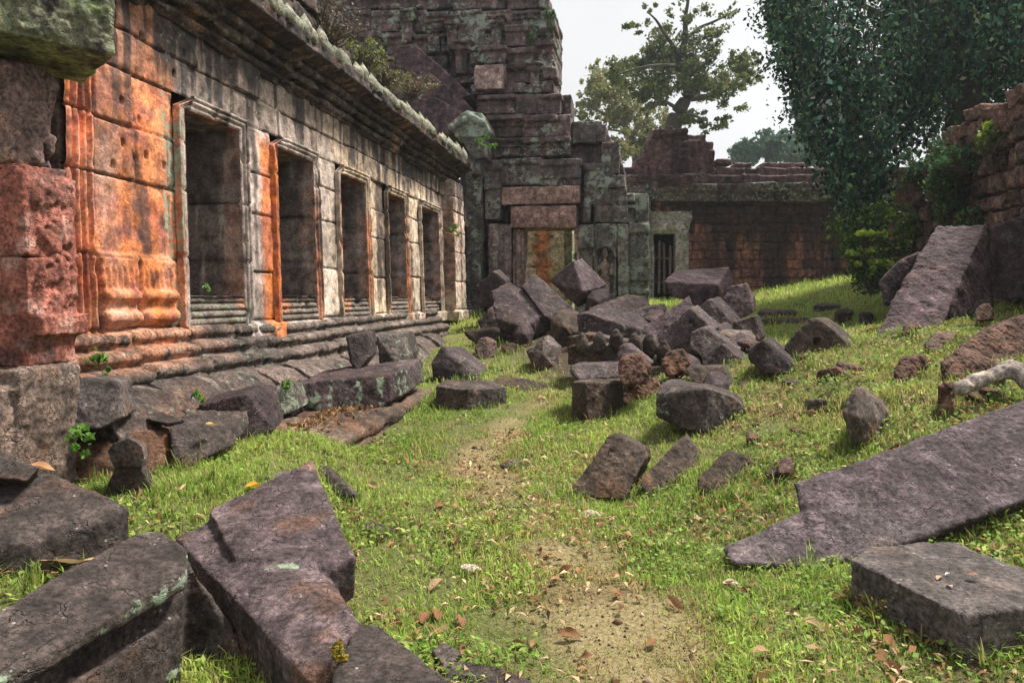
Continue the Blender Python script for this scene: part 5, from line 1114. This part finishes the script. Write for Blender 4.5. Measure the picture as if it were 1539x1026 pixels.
def pale_tree():
    q = np.random.default_rng(22); Y = 58.0
    t = thing('pale_tree', 'thin pale green tree standing left of and behind the tall tree', 'tree', (*P(955, 220, Y)[:2], 1.5)); X = lambda u, v, dy=0: P(u, v, Y + dy)
    bark_obj('trunk', [([X(958, 300), X(957, 240), X(950, 205), X(940, 190), (X(925, 170))], [.4, .36, .3, .2, .1]), ([X(957, 240), X(968, 200), X(975, 160)], [.28, .2, .1])], t, (.10, .085, .08), 7)
    bark_obj('limb', [([X(942, 192), X(915, 175), X(890, 162), X(866, 155)], [.16, .12, .08, .03]), ([X(952, 210), X(930, 196, 2), X(905, 195, 2)], [.14, .1, .04])], t, (.10, .085, .08), 6)
    pc = []
    for (u, v, ru, rv, n) in ((905, 115, 26, 22, 900), (925, 140, 36, 24, 1500), (895, 150, 30, 16, 700), (950, 165, 30, 24, 1300), (920, 180, 34, 18, 1000), (880, 165, 20, 14, 360), (955, 210, 34, 22, 1300), (935, 225, 26, 18, 900), (985, 185, 22, 24, 900), (875, 135, 14, 14, 200), (1000, 205, 16, 16, 400), (895, 190, 18, 14, 300)):
        p, k = cloud(q, X(u, v, q.uniform(-2, 2)), (ru / F * Y, 2, rv / F * Y), max(4, n // 40), n, .3); pc.append(p)
    p = np.concatenate(pc); n = len(p)
    leaf_mesh('crown', p, q.uniform(.2, .42, n), leafcol(q, n, (.15, .17, .065), .4, (.24, .20, .06), .3), M_LEAF, t, .2, .55, q)
pale_tree()
def round_tree(name, label, u, v, ru, rv, Y, n, base, seed, trunk=True, alt=None):
    q = np.random.default_rng(seed); t = thing(name, label, 'tree', (*P(u, v, Y)[:2], 1.2), 'distant trees beyond the wall')
    z0 = 1.0; top = P(u, v, Y)
    bark_obj('trunk', [([(top[0], Y, z0), (top[0] + .3, Y, .5 * (z0 + top[2])), tuple(top)], [.5, .4, .2])], t, (.08, .065, .06), 7)
    p = []
    for k in range(9):
        a = q.uniform(0, 6.28); rr = q.uniform(.2, .75)
        c = P(u + ru * rr * math.cos(a), v + rv * rr * math.sin(a), Y + q.uniform(-2, 2)); s_ = q.uniform(.45, .65)
        p.append(cloud(q, c, (ru * s_ / F * Y, 3, rv * s_ / F * Y), 26, n // 9, .3)[0])
    p = np.concatenate(p); m = len(p)
    leaf_mesh('crown', p, q.uniform(.004, .0075, m) * Y, leafcol(q, m, base, .4, alt, .25), M_LEAF, t, .2, .6, q)
round_tree('round_tree', 'rounded blue green tree above the middle of the laterite wall', 1165, 222, 40, 26, 88, 5000, (.030, .075, .045), 31, alt=(.06, .11, .05))
round_tree('round_tree', 'lower blue green tree left of the rounded one, just over the coping', 1112, 232, 32, 18, 92, 3500, (.035, .085, .05), 32, alt=(.06, .11, .05))
round_tree('round_tree', 'blue green tree at the right, meeting the hanging vines', 1212, 228, 34, 24, 85, 4000, (.030, .07, .045), 33, alt=(.06, .11, .05))
round_tree('conical_tree', 'hazy dark conical tree beside the hanging vines', 1206, 178, 16, 38, 110, 3000, (.025, .05, .045), 34)

M_VINE = leaf_mat('vine_leaf', .2, .75, .1)
# great vine hung tree at the upper right
def vine_tree():
    q = np.random.default_rng(41); Y0 = 20.0
    t = thing('vine_tree', 'huge dark tree draped in hanging vines filling the upper right corner', 'tree', (*P(1452, 230, Y0)[:2], 1.5)); X = lambda u, v, dy=0: P(u, v, Y0 + dy)
    bark_obj('trunk', [([X(1450, 470), X(1452, 260), X(1455, 150), X(1458, 60), X(1470, -60)], [.62, .55, .5, .48, .4]), ([X(1462, 420), X(1470, 180), X(1472, 40)], [.3, .28, .25])], t, (.045, .032, .03), 12)
    bark_obj('limb', [([X(1456, 100), X(1400, 20, -1), X(1320, -40, -1), X(1220, -60, 0)], [.3, .25, .18, .1]), ([X(1460, 60), X(1540, -20), X(1640, -60)], [.3, .22, .1]), ([X(1457, 140), X(1420, 90, 1), X(1360, 40, 2), X(1280, 0, 2)], [.2, .16, .12, .06])], t, (.045, .035, .03), 8)
    def vb(u): return np.interp(u, [1150, 1160, 1172, 1182, 1200, 1215, 1235, 1252, 1275, 1300, 1325, 1345, 1370, 1400, 1418, 1430, 1470, 1482, 1520, 1560, 1700], [0, 45, 95, 130, 190, 225, 275, 330, 350, 385, 345, 275, 240, 225, 205, 115, 115, 190, 160, 150, 150])
    P_, K_ = [], []; ns = 1200
    u = q.uniform(1156, 1660, ns); dy = q.uniform(-3.5, 4.5, ns); top = q.uniform(-150, 1, ns)
    vbt = vb(u); f = q.uniform(0, 1, ns) ** .55
    v1 = vbt * (.25 + .75 * f) + q.normal(0, 10, ns); v0 = np.maximum(-80, v1 - q.uniform(70, 240, ns))
    st = []
    for i in range(ns):
        Yi = Y0 + dy[i] - (1.5 if u[i] < 1340 else 0); m = int((v1[i] - v0[i]) / 240 * 66 * q.uniform(.6, 1.4)) + 4
        tt = q.random(m); vv = v0[i] + (v1[i] - v0[i]) * tt
        sway = q.normal(0, .10)
        c = np.stack(((u[i] - U0) / F * Yi + sway * tt * 2 + .10 * np.sin(tt * 5 + i), np.full(m, Yi), H + (V0 - vv) / F * Yi), 1)
        sp = .10 + .10 * (1 - tt)
        P_.append(c + q.normal(0, 1, (m, 3)) * sp[:, None]); K_.append(np.full(m, i))
        if i % 5 == 0: st.append((np.stack(((u[i] - U0) / F * Yi + sway * np.linspace(0, 2, 6) + .10 * np.sin(np.linspace(0, 5, 6) + i), np.full(6, Yi), H + (V0 - np.linspace(v0[i] - 60, v1[i], 6)) / F * Yi), 1), np.full(6, .012)))
    p = np.concatenate(P_); k = np.concatenate(K_); n = len(p)
    # loose foliage further in, behind the strands
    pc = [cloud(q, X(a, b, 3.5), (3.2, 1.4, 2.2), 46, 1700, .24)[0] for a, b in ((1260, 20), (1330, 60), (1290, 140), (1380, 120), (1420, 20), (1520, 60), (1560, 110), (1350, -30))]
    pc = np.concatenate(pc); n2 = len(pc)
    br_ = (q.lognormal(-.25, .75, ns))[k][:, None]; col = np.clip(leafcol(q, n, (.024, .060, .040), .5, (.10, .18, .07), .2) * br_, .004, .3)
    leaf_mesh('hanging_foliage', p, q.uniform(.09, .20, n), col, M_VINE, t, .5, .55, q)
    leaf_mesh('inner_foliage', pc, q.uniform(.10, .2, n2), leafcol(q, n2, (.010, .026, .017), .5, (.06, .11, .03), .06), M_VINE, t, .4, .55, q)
    bark_obj('vine_stem', st, t, (.05, .045, .035), 4)
vine_tree()
def bush(name, label, cat, centres, base, leaf, q, alt=None, group=None, mat=None, droop=.1, stems=True, pa=.25, aspect=.5):
    c0 = np.array(centres[0][0]); t = thing(name, label, cat, (c0[0], c0[1], centres[0][0][2] - centres[0][1][2]), group)
    pc, kk = zip(*[cloud(q, np.array(c), r, max(5, n // 30), n, .32) for c, r, n in centres]); p = np.concatenate(pc); n = len(p)
    leaf_mesh('foliage', p, q.uniform(.6, 1.3, n) * leaf, leafcol(q, n, base, .4, alt, pa), mat or M_LEAF, t, droop, aspect, q)
    if stems:
        r_ = q.choice(n, min(n // 12 + 3, 60), replace=False); b = np.array((c0[0], c0[1], centres[0][0][2] - centres[0][1][2]))
        bark_obj('stem', [(np.stack((b + q.normal(0, .05, 3), .5 * (b + p[i]) + q.normal(0, .06, 3), p[i])), [.012, .009, .004]) for i in r_], t, (.10, .08, .05), 4)
q_ = np.random.default_rng(51)
Yb = 15.5
bush('shrub', 'bright green leafy shrub at the far end of the right wall under the vines', 'shrub', [(P(1310, 385, Yb), (.55, .6, .75), 1500), (P(1285, 350, Yb), (.5, .6, .6), 800), (P(1335, 340, Yb), (.5, .6, .8), 900), (P(1315, 415, Yb), (.45, .5, .4), 600)], (.045, .10, .02), .12, q_, (.16, .24, .03), pa=.3)
bush('shrub', 'yellow green spray of leaves hanging before the shrub at the wall end', 'shrub', [(P(1300, 352, 14.6), (.4, .3, .10), 160), (P(1295, 378, 14.6), (.35, .3, .10), 140), (P(1310, 396, 14.6), (.35, .3, .09), 120)], (.20, .30, .03), .13, q_, (.26, .34, .05))
# ferns on the right wall
for u, v, Y, ru, rv, n, lab in ((1428, 270, 13.6, .45, .75, 1500, 'large fern clump hanging down the ruined right wall'), (1500, 205, 12.0, .2, .35, 260, 'small yellow green weed on top of the right wall'), (1465, 325, 12.6, .22, .28, 300, 'small fern low on the right wall behind the huge slab'), (1455, 240, 13.0, .5, .22, 500, 'leafy weeds along the broken top of the right wall'), (1392, 250, 14.8, .4, .35, 500, 'dark leafy plant at the far top of the right wall')):
    c = P(u, v, Y); yel = 'yellow' in lab
    bush('fern', lab, 'fern', [((c[0] - .15, c[1], c[2]), (ru, .35, rv), n)], (.15, .22, .03) if yel else (.035, .085, .035), .10, q_, (.10, .17, .04), droop=.6, group='ferns on the right wall')
# weeds on the gallery roof
def wl(u, v, o):
    s = s_of(u, o); x = W(s, o, 0); return W(s, o, H + (V0 - v) / F * x[1])
for u, v, o, rx, rz, n, base, lab in ((560, 82, .15, .35, .30, 700, (.13, .17, .04), 'green flowering weed on the gallery roof above the cornice'), (590, 110, .2, .5, .22, 600, (.12, .12, .05), 'straggling yellow green weed trailing along the roof edge'), (505, 25, .25, .5, .4, 1300, (.055, .04, .025), 'dry brown weeds on the gallery roof at the top of the photo'), (632, 128, .2, .5, .18, 500, (.16, .11, .06), 'dry tan weeds at the far end of the roof edge')):
    bush('roof_weed', lab, 'weed', [(tuple(wl(u, v, o)), (rx, .5, rz), n)], base, .055, q_, (.20, .22, .06) if base[1] > .1 else (.12, .09, .05), aspect=.35)
for u, v, o, r_, n, lab in ((160, 548, .45, .11, 150, 'small leafy plant rooted in the plinth beside the doorway pier'), (690, 345, .35, .16, 120, 'little green plant growing from the corner pilaster'), (742, 215, 1.0, .2, 160, 'mossy plant clinging to the corner bracket of the tower'), (312, 432, -.12, .05, 30, 'tiny plant on the sill of the nearest window'), (135, 660, .95, .10, 90, 'low weed on the ledge below the plinth beside the doorway pier'), (300, 590, .8, .07, 60, 'tiny weed between the plinth stones below the nearest window'), (430, 575, .85, .07, 50, 'small weed on the terrace above the lichen wedge')):
    bush('wall_plant', lab, 'plant', [(tuple(wl(u, v, o)), (r_, r_, r_), n)], (.09, .20, .03), .05 if r_ < .12 else .07, q_, (.16, .28, .05), stems=False)
for u, v, d in ((800, 60, -.2), (825, 25, -.3), (870, 400, .3), (852, 425, .3)):
    c = TW(to_(u, d), d, tz_(u, v, d)); bush('tower_creeper', {800: 'leafy creeper on the upper right of the tower', 825: 'small creeper at the top right corner of the tower', 870: 'green plant in the tower doorway above the heap', 852: 'thin plant beside the topmost block of the heap'}[u], 'creeper', [(tuple(c + np.array((0, -.15, 0))), (.16, .15, .38), 130)], (.05, .12, .04), .08, q_, (.12, .2, .05), droop=.6)

# ------------------------------------------------------------------ grass
def sample(n, y0, y1, pw, wide=1.02):
    t = rng.random(n); Y = (y0 ** pw + t * (y1 ** pw - y0 ** pw)) ** (1 / pw)
    X = rng.uniform(-1, 1, n) * (Y * .74 * wide + .5)
    return X, Y
def q01(n): return rng.random(n)
def clear_of_walls(X, Y):
    s = (X - OX) * T[0] + Y * T[1]; o = (X - OX) * NV[0] - Y * -NV[1]
    return (q01(len(X)) > .85 * heap(X, Y)) & (o > np.where(s < 5.3, .7, np.where(s < 6.7, 1.0, np.where(s < 9.6, 1.66, np.where(s < 15.2, .8, .12))))) & ~((s > 19.0) & (o < 4.2)) & (Y < 26.8) & ~((X > np.interp(Y, [8.6, 17.5], [7.3, 9.15])) & (Y > 8) & (Y < 17.5))
def grass(n, y0, y1, pw, hs, wid, name, label, seed, straw=.12):
    q = np.random.default_rng(seed); X, Y = sample(n, y0, y1, pw); p2 = np.stack((X, Y, 0 * X), -1)
    pa = path_amount(X, Y); den = fbm(p2 / .45 + 3, 4)
    keep = clear_of_walls(X, Y) & (q.random(n) > .55 * sstep(.25, .9, pa)) & (q.random(n) < np.clip(.78 + .9 * den, .12, 1))
    X, Y, pa, den = X[keep], Y[keep], pa[keep], den[keep]; n = len(X); Z = ground(X, Y)
    p2 = np.stack((X, Y, 0 * X), -1); big = fbm(p2 / 1.1 + 9, 3)
    h = hs * (q.lognormal(0, .4, n)) * (1 + .05 * Y) * (1 - .5 * pa) * (1 + .5 * np.clip(den, -.4, .6)); wd = wid * (1 + .09 * Y) * q.uniform(.7, 1.3, n)
    a = q.uniform(0, 2 * math.pi, n); lean = q.uniform(.15, 1.0, n); d = np.stack((np.cos(a), np.sin(a)), 1); w2 = np.stack((-d[:, 1], d[:, 0]), 1)
    b = np.stack((X, Y, Z - .01), 1); h3 = h[:, None]
    def at(f, up, lf): return b + np.concatenate((d * (lean * h * lf)[:, None], (h * up)[:, None]), 1)
    wv = np.concatenate((w2 * wd[:, None] * .5, np.zeros((n, 1))), 1)
    m1, m2 = at(0, .58, .35), at(0, .92 - .2 * 0, 1.0)
    m2[:, 2] = Z + h * (1 - .45 * lean)
    V = np.stack((b - wv * .8, b + wv * .8, m1 + wv, m1 - wv, m2), 1).reshape(-1, 3)
    base = np.arange(n)[:, None] * 5
    Fc = np.concatenate((base + np.array([[0, 1, 2, 3]]), base + np.array([[3, 2, 4, 4]])))
    g = np.array((.25, .385, .065)); c = g * (1 + .28 * q.normal(0, 1, (n, 1))) * (1 + .35 * big[:, None])
    c = mixc(c, (.46, .47, .13), sstep(-.1, .6, big + .5 * q.normal(0, .5, n)) * .55)
    mound = sstep(.5, 1.2, Z) * sstep(10, 8, Y)
    st = q.random(n) < (straw + .62 * sstep(.1, .6, pa) + .45 * np.exp(-((X - 2.5) / .9) ** 2 - ((Y - 6.9) / .8) ** 2) + .42 * sstep(.4, 1.0, Z) * sstep(11, 9, Y) + .22 * sstep(.1, .4, fbm(p2 / .6 + 20, 3)))
    c[st] = np.array((.36, .27, .13)) * (1 + .3 * q.normal(0, 1, (st.sum(), 1)))
    # quads plus tips as two face sets
    o = mesh_obj(name, V, [(0, 1, 2)], M_GRASS, None, np.repeat(np.clip(c, .01, 1), 5, 0), None, False, base=(0, 0, 0)) if False else None
    me = bpy.data.meshes.new(name); me.vertices.add(len(V)); me.vertices.foreach_set('co', V.astype(np.float32).ravel())
    quad = base + np.array([[0, 1, 2, 3]]); tri = base + np.array([[3, 2, 4]])
    li = np.concatenate((quad.ravel(), tri.ravel())); me.loops.add(len(li)); me.loops.foreach_set('vertex_index', li.astype(np.int32))
    me.polygons.add(2 * n); me.polygons.foreach_set('loop_start', np.concatenate((np.arange(0, 4 * n, 4), 4 * n + np.arange(0, 3 * n, 3))).astype(np.int32)); me.update(calc_edges=True)
    finish_mesh(me, M_GRASS, np.repeat(np.clip(c, .01, 1), 5, 0), None, False)
    o = bpy.data.objects.new(name, me); COL.objects.link(o); props(o, label, 'grass', None, 'stuff')
grass(280000, 2.3, 9.5, 1.0, .029, .0046, 'grass', 'short bright green grass with straw growing over the court and path edges', 61)
grass(150000, 9.0, 27.0, 1.5, .050, .0065, 'far_grass', 'short yellow green grass on the far lawn and round the heap', 62)
def clover(n, y0, y1, seed):
    q = np.random.default_rng(seed); X, Y = sample(n, y0, y1, 1.0); p2 = np.stack((X, Y, 0 * X), -1); pa = path_amount(X, Y)
    m = clear_of_walls(X, Y) & (q.random(n) > sstep(.1, .4, pa)) & (fbm(p2 / .4 + 40, 4) + .25 * sstep(1.5, 3.0, X) > q.uniform(-.15, .35, n))
    X, Y = X[m], Y[m]; n = len(X); Z = ground(X, Y)
    c = np.stack((X, Y, Z + q.uniform(.01, .06, n) * (1 + .4 * sstep(1.5, 3, X))), 1)
    s = q.uniform(.008, .019, n) * (1 + .05 * Y); a = q.uniform(0, 6.28, n); tl = q.normal(0, .35, (n, 2))
    d = np.stack((np.cos(a), np.sin(a), tl[:, 0]), 1); e = np.stack((-np.sin(a), np.cos(a), tl[:, 1]), 1); s = s[:, None]
    V = np.stack((c - d * s, c + e * s * .6, c + d * s, c - e * s * .6), 1).reshape(-1, 3)
    o = mesh_obj('ground_cover', V, np.arange(4 * n).reshape(n, 4), M_GRASS, None, np.repeat(leafcol(q, n, (.15, .25, .04), .5, (.25, .32, .07), .3), 4, 0), None, False, base=(0, 0, 0))
    props(o, 'small round leaved green weeds mixed into the grass', 'weeds', None, 'stuff')
clover(60000, 2.4, 11, 63)
# tufts where stones meet the ground and blades along the plinth: taller grass
def tufts():
    q = np.random.default_rng(66); Vs = []; Cs = []
    spots = [(300, 742, 5), (270, 735, 5), (240, 775, 4), (430, 735, 5), (120, 700, 3), (330, 755, 4), (60, 880, 6), (110, 850, 6), (30, 890, 4), (150, 835, 4), (560, 760, 4), (590, 800, 3), (1350, 925, 5), (1390, 955, 5), (1310, 900, 4), (1450, 990, 3), (880, 740, 3), (960, 735, 4), (1040, 750, 5), (1100, 745, 5), (1150, 720, 5), (1190, 650, 6), (1250, 640, 6), (1280, 600, 5), (1150, 570, 6), (1210, 560, 5), (1300, 545, 5), (1390, 590, 5), (1400, 560, 4), (1480, 600, 5), (1500, 450, 5), (1440, 490, 4), (1360, 510, 5), (1330, 610, 4), (1070, 735, 4), (700, 480, 5), (670, 560, 3), (760, 600, 3), (1180, 770, 4), (1240, 860, 4), (1150, 690, 5), (1250, 690, 4), (640, 640, 3), (620, 650, 3), (575, 690, 3), (1490, 800, 5), (1500, 780, 5), (1120, 760, 4), (720, 620, 3), (650, 612, 3)]
    for u, v, m in spots:
        Y = hit(u, v); X = (u - U0) / F * Y
        for _ in range(m):
            x, y = X + q.normal(0, .12), Y + q.normal(0, .14); z = float(ground(x, y)); nb = q.integers(7, 15)
            for _ in range(nb):
                h = q.uniform(.05, .17); a = q.uniform(0, 6.28); l = q.uniform(.2, .9) * h; wd = q.uniform(.002, .0045)
                bx, by = x + q.normal(0, .015), y + q.normal(0, .015); w_ = np.array((-math.sin(a) * wd, math.cos(a) * wd, 0)); d = np.array((math.cos(a), math.sin(a), 0))
                b0 = np.array((bx, by, z - .01)); m1 = b0 + d * l * .3 + np.array((0, 0, h * .6)); m2 = b0 + d * l + np.array((0, 0, h * q.uniform(.75, 1)))
                Vs.append((b0 - w_, b0 + w_, m1 + w_ * .8, m1 - w_ * .8)); Vs.append((m1 - w_ * .8, m1 + w_ * .8, m2 + w_ * .1, m2 - w_ * .1))
                c = np.array((.17, .26, .045)) * (1 + .3 * q.normal()) if q.random() > .2 else np.array((.30, .25, .10)); Cs += [c] * 8
    # grass and weeds growing up against the stones
    for ob in list(COL.objects):
        if ob.parent is not None or ob.type != 'MESH' or ob.get('category') not in ('stone block', 'laterite stone', 'slab', 'boulder', 'stone', 'finial', 'rock'): continue
        nv = len(ob.data.vertices); A = np.empty(nv * 3, np.float32); ob.data.vertices.foreach_get('co', A); A = A.reshape(-1, 3) + np.array(ob.location)
        if A[:, 1].mean() > 12.5: continue
        gz = ground(A[:, 0], A[:, 1]); A = A[(np.abs(A[:, 2] - gz) < .03) & (heap(A[:, 0], A[:, 1]) < .5)]
        if len(A) == 0: continue
        size = np.linalg.norm(A.max(0)[:2] - A.min(0)[:2])
        for i in q.integers(0, len(A), int(6 + 26 * min(size, 2.2))):
            c0 = A[:, :2].mean(0); dv = A[i, :2] - c0; x, y = A[i, :2] + dv / (np.linalg.norm(dv) + .01) * q.uniform(.0, .05); z = float(ground(x, y))
            for _ in range(q.integers(4, 9)):
                h = q.lognormal(-2.85, .4) * (1 + .03 * y); a = q.uniform(0, 6.28); l = q.uniform(.2, .9) * h; wd = q.uniform(.0018, .004) * (1 + .05 * y)
                bx, by = x + q.normal(0, .02), y + q.normal(0, .02); w_ = np.array((-math.sin(a) * wd, math.cos(a) * wd, 0)); d = np.array((math.cos(a), math.sin(a), 0))
                b0 = np.array((bx, by, z - .01)); m1 = b0 + d * l * .3 + np.array((0, 0, h * .6)); m2 = b0 + d * l + np.array((0, 0, h * q.uniform(.7, 1)))
                Vs.append((b0 - w_, b0 + w_, m1 + w_ * .8, m1 - w_ * .8)); Vs.append((m1 - w_ * .8, m1 + w_ * .8, m2 + w_ * .1, m2 - w_ * .1))
                c = np.array((.15, .26, .045)) * (1 + .3 * q.normal()) if q.random() > .3 else np.array((.32, .25, .12)); Cs += [c] * 8
    V = np.array(Vs).reshape(-1, 3)
    o = mesh_obj('tall_grass', V, np.arange(len(V)).reshape(-1, 4), M_GRASS, None, np.clip(np.array(Cs), .01, 1), None, False, base=(0, 0, 0)); props(o, 'taller grass tufts at the feet of the fallen stones', 'grass', None, 'stuff')
tufts()
# leaf litter: small dry bits uncountable; the larger curled leaves are objects
def litter(n, seed):
    q = np.random.default_rng(seed); X, Y = sample(n, 2.4, 13, 1.0); p2 = np.stack((X, Y, 0 * X), -1)
    m = clear_of_walls(X, Y) & (fbm(p2 / .7 + 60, 3) + .4 * sstep(1.2, 2.5, X) + .3 * path_amount(X, Y) > q.uniform(-.1, .45, n)); X, Y = X[m], Y[m]; n = len(X); Z = ground(X, Y)
    c = np.stack((X, Y, Z + q.uniform(.012, .04, n)), 1); a = q.uniform(0, 6.28, n); s = (q.uniform(.010, .035, n) * (1 + .03 * Y))[:, None]
    d = np.stack((np.cos(a), np.sin(a), q.normal(0, .3, n)), 1); e = np.stack((-np.sin(a), np.cos(a), q.normal(0, .3, n)), 1); k = q.uniform(.12, .5, n)[:, None]
    up = np.array((0, 0, 1.)) * s * q.uniform(.1, .5, n)[:, None]
    V = np.stack((c - d * s, c + e * s * k + up, c + d * s, c - e * s * k + up), 1).reshape(-1, 3)
    col = leafcol(q, n, (.22, .12, .055), .6, (.40, .30, .18), .4)
    o = mesh_obj('leaf_litter', V, np.arange(4 * n).reshape(n, 4), M_DRY, None, np.repeat(col, 4, 0), None, False, base=(0, 0, 0)); props(o, 'scattered straw and brown leaf litter on the grass', 'litter', None, 'stuff')
litter(34000, 71)
def dry_leaf_mesh(q, L, base):
    n, m = 9, 5; t, e = np.meshgrid(np.linspace(0, 1, n), np.linspace(-1, 1, m), indexing='ij'); wd = .30 * np.sin(np.clip(t, .02, .98) * math.pi) ** .7
    curl = q.uniform(.25, .8); bend = q.uniform(-.25, .35)
    V = np.stack((t - .5, e * wd * (1 - .35 * curl), curl * .45 * wd * e ** 2 * 2 + bend * (t - .5) ** 2 + .03 * np.sin(9 * t + 3 * e)), -1).reshape(-1, 3) * L
    V[:, 2] -= V[:, 2].min()
    me = bpy.data.meshes.new('dry_leaf'); Fc = grid_faces(n, m); me.from_pydata([tuple(x) for x in V], [], [tuple(f) for f in Fc.tolist()])
    finish_mesh(me, M_DRY, np.clip(np.array(base) * (1 + .4 * fbm(V / (L * .3), 3)[:, None]), .01, 1), None, True); return me
def dry_leaves():
    q = np.random.default_rng(81); kinds = [dry_leaf_mesh(q, 1.0, b) for b in ((.20, .105, .05), (.26, .15, .08), (.14, .075, .045), (.34, .23, .13), (.22, .10, .06))]
    spots = [(855, 965), (800, 975), (780, 970), (835, 885), (640, 935), (655, 930), (745, 790), (812, 838), (655, 885), (930, 905), (745, 925), (1095, 893), (1115, 900), (1130, 895), (1270, 905), (1265, 915), (1285, 920), (1200, 880), (1145, 995), (1365, 965), (1335, 975), (1340, 1010), (1210, 745), (560, 735), (660, 720), (1135, 640), (1165, 655), (1280, 690), (1060, 755), (1110, 780), (1165, 790), (1450, 590), (1375, 655), (1160, 600), (1220, 620), (980, 975), (1015, 925), (700, 985), (770, 880), (690, 940), (850, 870), (1180, 905), (1075, 760), (945, 760), (900, 660), (660, 770), (615, 720), (1290, 965), (1225, 960), (880, 1000)]
    for i, (u, v) in enumerate(spots):
        Y = hit(u, v); X = (u - U0) / F * Y; o = bpy.data.objects.new('dry_leaf', kinds[i % 5]); COL.objects.link(o)
        s = q.uniform(.045, .095) * (1 + .05 * Y); o.scale = (s, s, s); o.location = (X, Y, float(ground(X, Y)) + .025); o.rotation_euler = (q.normal(0, .35), q.normal(0, .3), q.uniform(0, 6.28))
        props(o, 'curled brown dry leaf lying in the grass', 'leaf', 'fallen dry leaves on the grass')
    def one(label, u, v, Y, z, L, base, rz):
        o = bpy.data.objects.new('dry_leaf', dry_leaf_mesh(q, L, base)); COL.objects.link(o); a = P(u, v, Y); o.location = (a[0], a[1], a[2] if z is None else z); o.rotation_euler = (.1, .2, rz); props(o, label, 'leaf')
    one('large pale curled leaf on the grass beside the near left corner block', 92, 858, hit(92, 858), float(ground((92 - U0) / F * hit(92, 858), hit(92, 858))) + .04, .30, (.42, .28, .17), .6)
    one('long tan leaf on the small dark stone by the doorway pier foot', 58, 705, 4.05, None, .16, (.40, .22, .12), .3)
    one('whitish leaf among brown ones on the lower right grass', 1100, 893, hit(1100, 893), float(ground(1.25, hit(1100, 893))) + .03, .11, (.60, .50, .42), .2)
    one('yellow tan leaf on the lichen streaked terrace block', 318, 640, 5.25, None, .12, (.42, .30, .15), 1.2)
    one('orange leaf caught behind the notched slab', 382, 732, 4.75, float(P(382, 732, 4.75)[2]), .13, (.5, .24, .03), .9)
dry_leaves()
def step_litter():
    q = np.random.default_rng(90); n = 700; s = q.uniform(6.9, 9.4, n); o = 1.05 + np.abs(q.normal(0, .16, n)); p = W(s, o, .42 + .03 * (s - 6.5) - .03 * (o - .7)) + q.normal(0, .012, (n, 3))
    x = leaf_mesh('leaf_litter', p, q.uniform(.03, .08, n), leafcol(q, n, (.20, .11, .05), .6, (.36, .26, .15), .35), M_DRY, None, 0, .5, q, base=(0, 0, 0), kind='stuff', label='brown leaf litter gathered on the terrace step', cat='litter')
step_litter()
def grit():
    q = np.random.default_rng(95); X, Y = sample(14000, 2.5, 9, 1.0); m = q.random(len(X)) < path_amount(X, Y) ** 2 * .8; X, Y = X[m], Y[m]; n = len(X)
    oc = np.array([(1, 0, 0), (-1, 0, 0), (0, 1, 0), (0, -1, 0), (0, 0, 1), (0, 0, -1)], float); fs = np.array([(0, 2, 4), (2, 1, 4), (1, 3, 4), (3, 0, 4), (2, 0, 5), (1, 2, 5), (3, 1, 5), (0, 3, 5)])
    s = (q.lognormal(-5.2, .5, n) * (1 + .05 * Y))[:, None, None]; V = np.stack((X, Y, ground(X, Y) + .003), 1)[:, None] + oc[None] * s * q.uniform(.6, 1.4, (n, 6, 1))
    c = leafcol(q, n, (.30, .23, .16), .6, (.12, .08, .05), .3)
    o = mesh_obj('path_grit', V.reshape(-1, 3), (np.arange(n)[:, None, None] * 6 + fs[None]).reshape(-1, 3), M_DRY, None, np.repeat(c, 6, 0), None, False, base=(0, 0, 0)); props(o, 'grit and tiny pebbles on the worn path', 'gravel', None, 'stuff')
grit()
bush('moss_clump', 'yellow green moss and weed growing between the notched slab and the smooth block', 'moss', [(P(510, 985, 2.72), (.03, .05, .06), 500)], (.22, .20, .03), .018, q_, (.30, .16, .03), stems=False)
bush('moss_clump', 'mossy growth along the left side of the near right block', 'moss', [(P(1345, 905, 3.58), (.22, .1, .05), 500)], (.16, .15, .03), .018, q_, (.28, .20, .04), stems=False)
def leaves_on_block():
    q = np.random.default_rng(83)
    for u, v, Y, L, b, lab in ((1412, 868, 3.52, .05, (.42, .30, .20), 'left curled pale leaf on the near right block'), (1427, 880, 3.44, .045, (.55, .38, .28), 'front curled pale leaf on the near right block'), (1462, 864, 3.50, .055, (.45, .30, .22), 'right curled pale leaf on the near right block'), (1424, 862, 3.55, .03, (.75, .72, .68), 'tiny white leaf scrap on the near right block')):
        o = bpy.data.objects.new('dry_leaf', dry_leaf_mesh(q, L, b)); COL.objects.link(o); a = P(u, v, Y); o.location = a; o.rotation_euler = (.2, .2, q.uniform(0, 6)); props(o, lab, 'leaf')
leaves_on_block()

# ------------------------------------------------------------------ hazy air over the court and the trees beyond
def haze():
    x0, x1, y0, y1, z0, z1 = -130, 130, -8, 135, -1.2, 60
    V = [(x, y, z) for x in (x0, x1) for y in (y0, y1) for z in (z0, z1)]
    Fc = [(0, 1, 3, 2), (4, 6, 7, 5), (0, 4, 5, 1), (2, 3, 7, 6), (0, 2, 6, 4), (1, 5, 7, 3)]
    m = bpy.data.materials.new('haze'); m.use_nodes = True; nt = m.node_tree; nt.nodes.clear()
    o = nt.nodes.new('ShaderNodeOutputMaterial'); v = nt.nodes.new('ShaderNodeVolumePrincipled')
    v.inputs['Color'].default_value = (.80, .90, 1.0, 1); v.inputs['Density'].default_value = HAZE; v.inputs['Anisotropy'].default_value = .2
    nt.links.new(v.outputs[0], o.inputs['Volume'])
    ob = mesh_obj('haze', V, Fc, m, None, None, None, False, base=(0, 0, z0)); props(ob, 'thin pale air over the whole court', 'haze', None, 'stuff')
HAZE = .0006
haze()
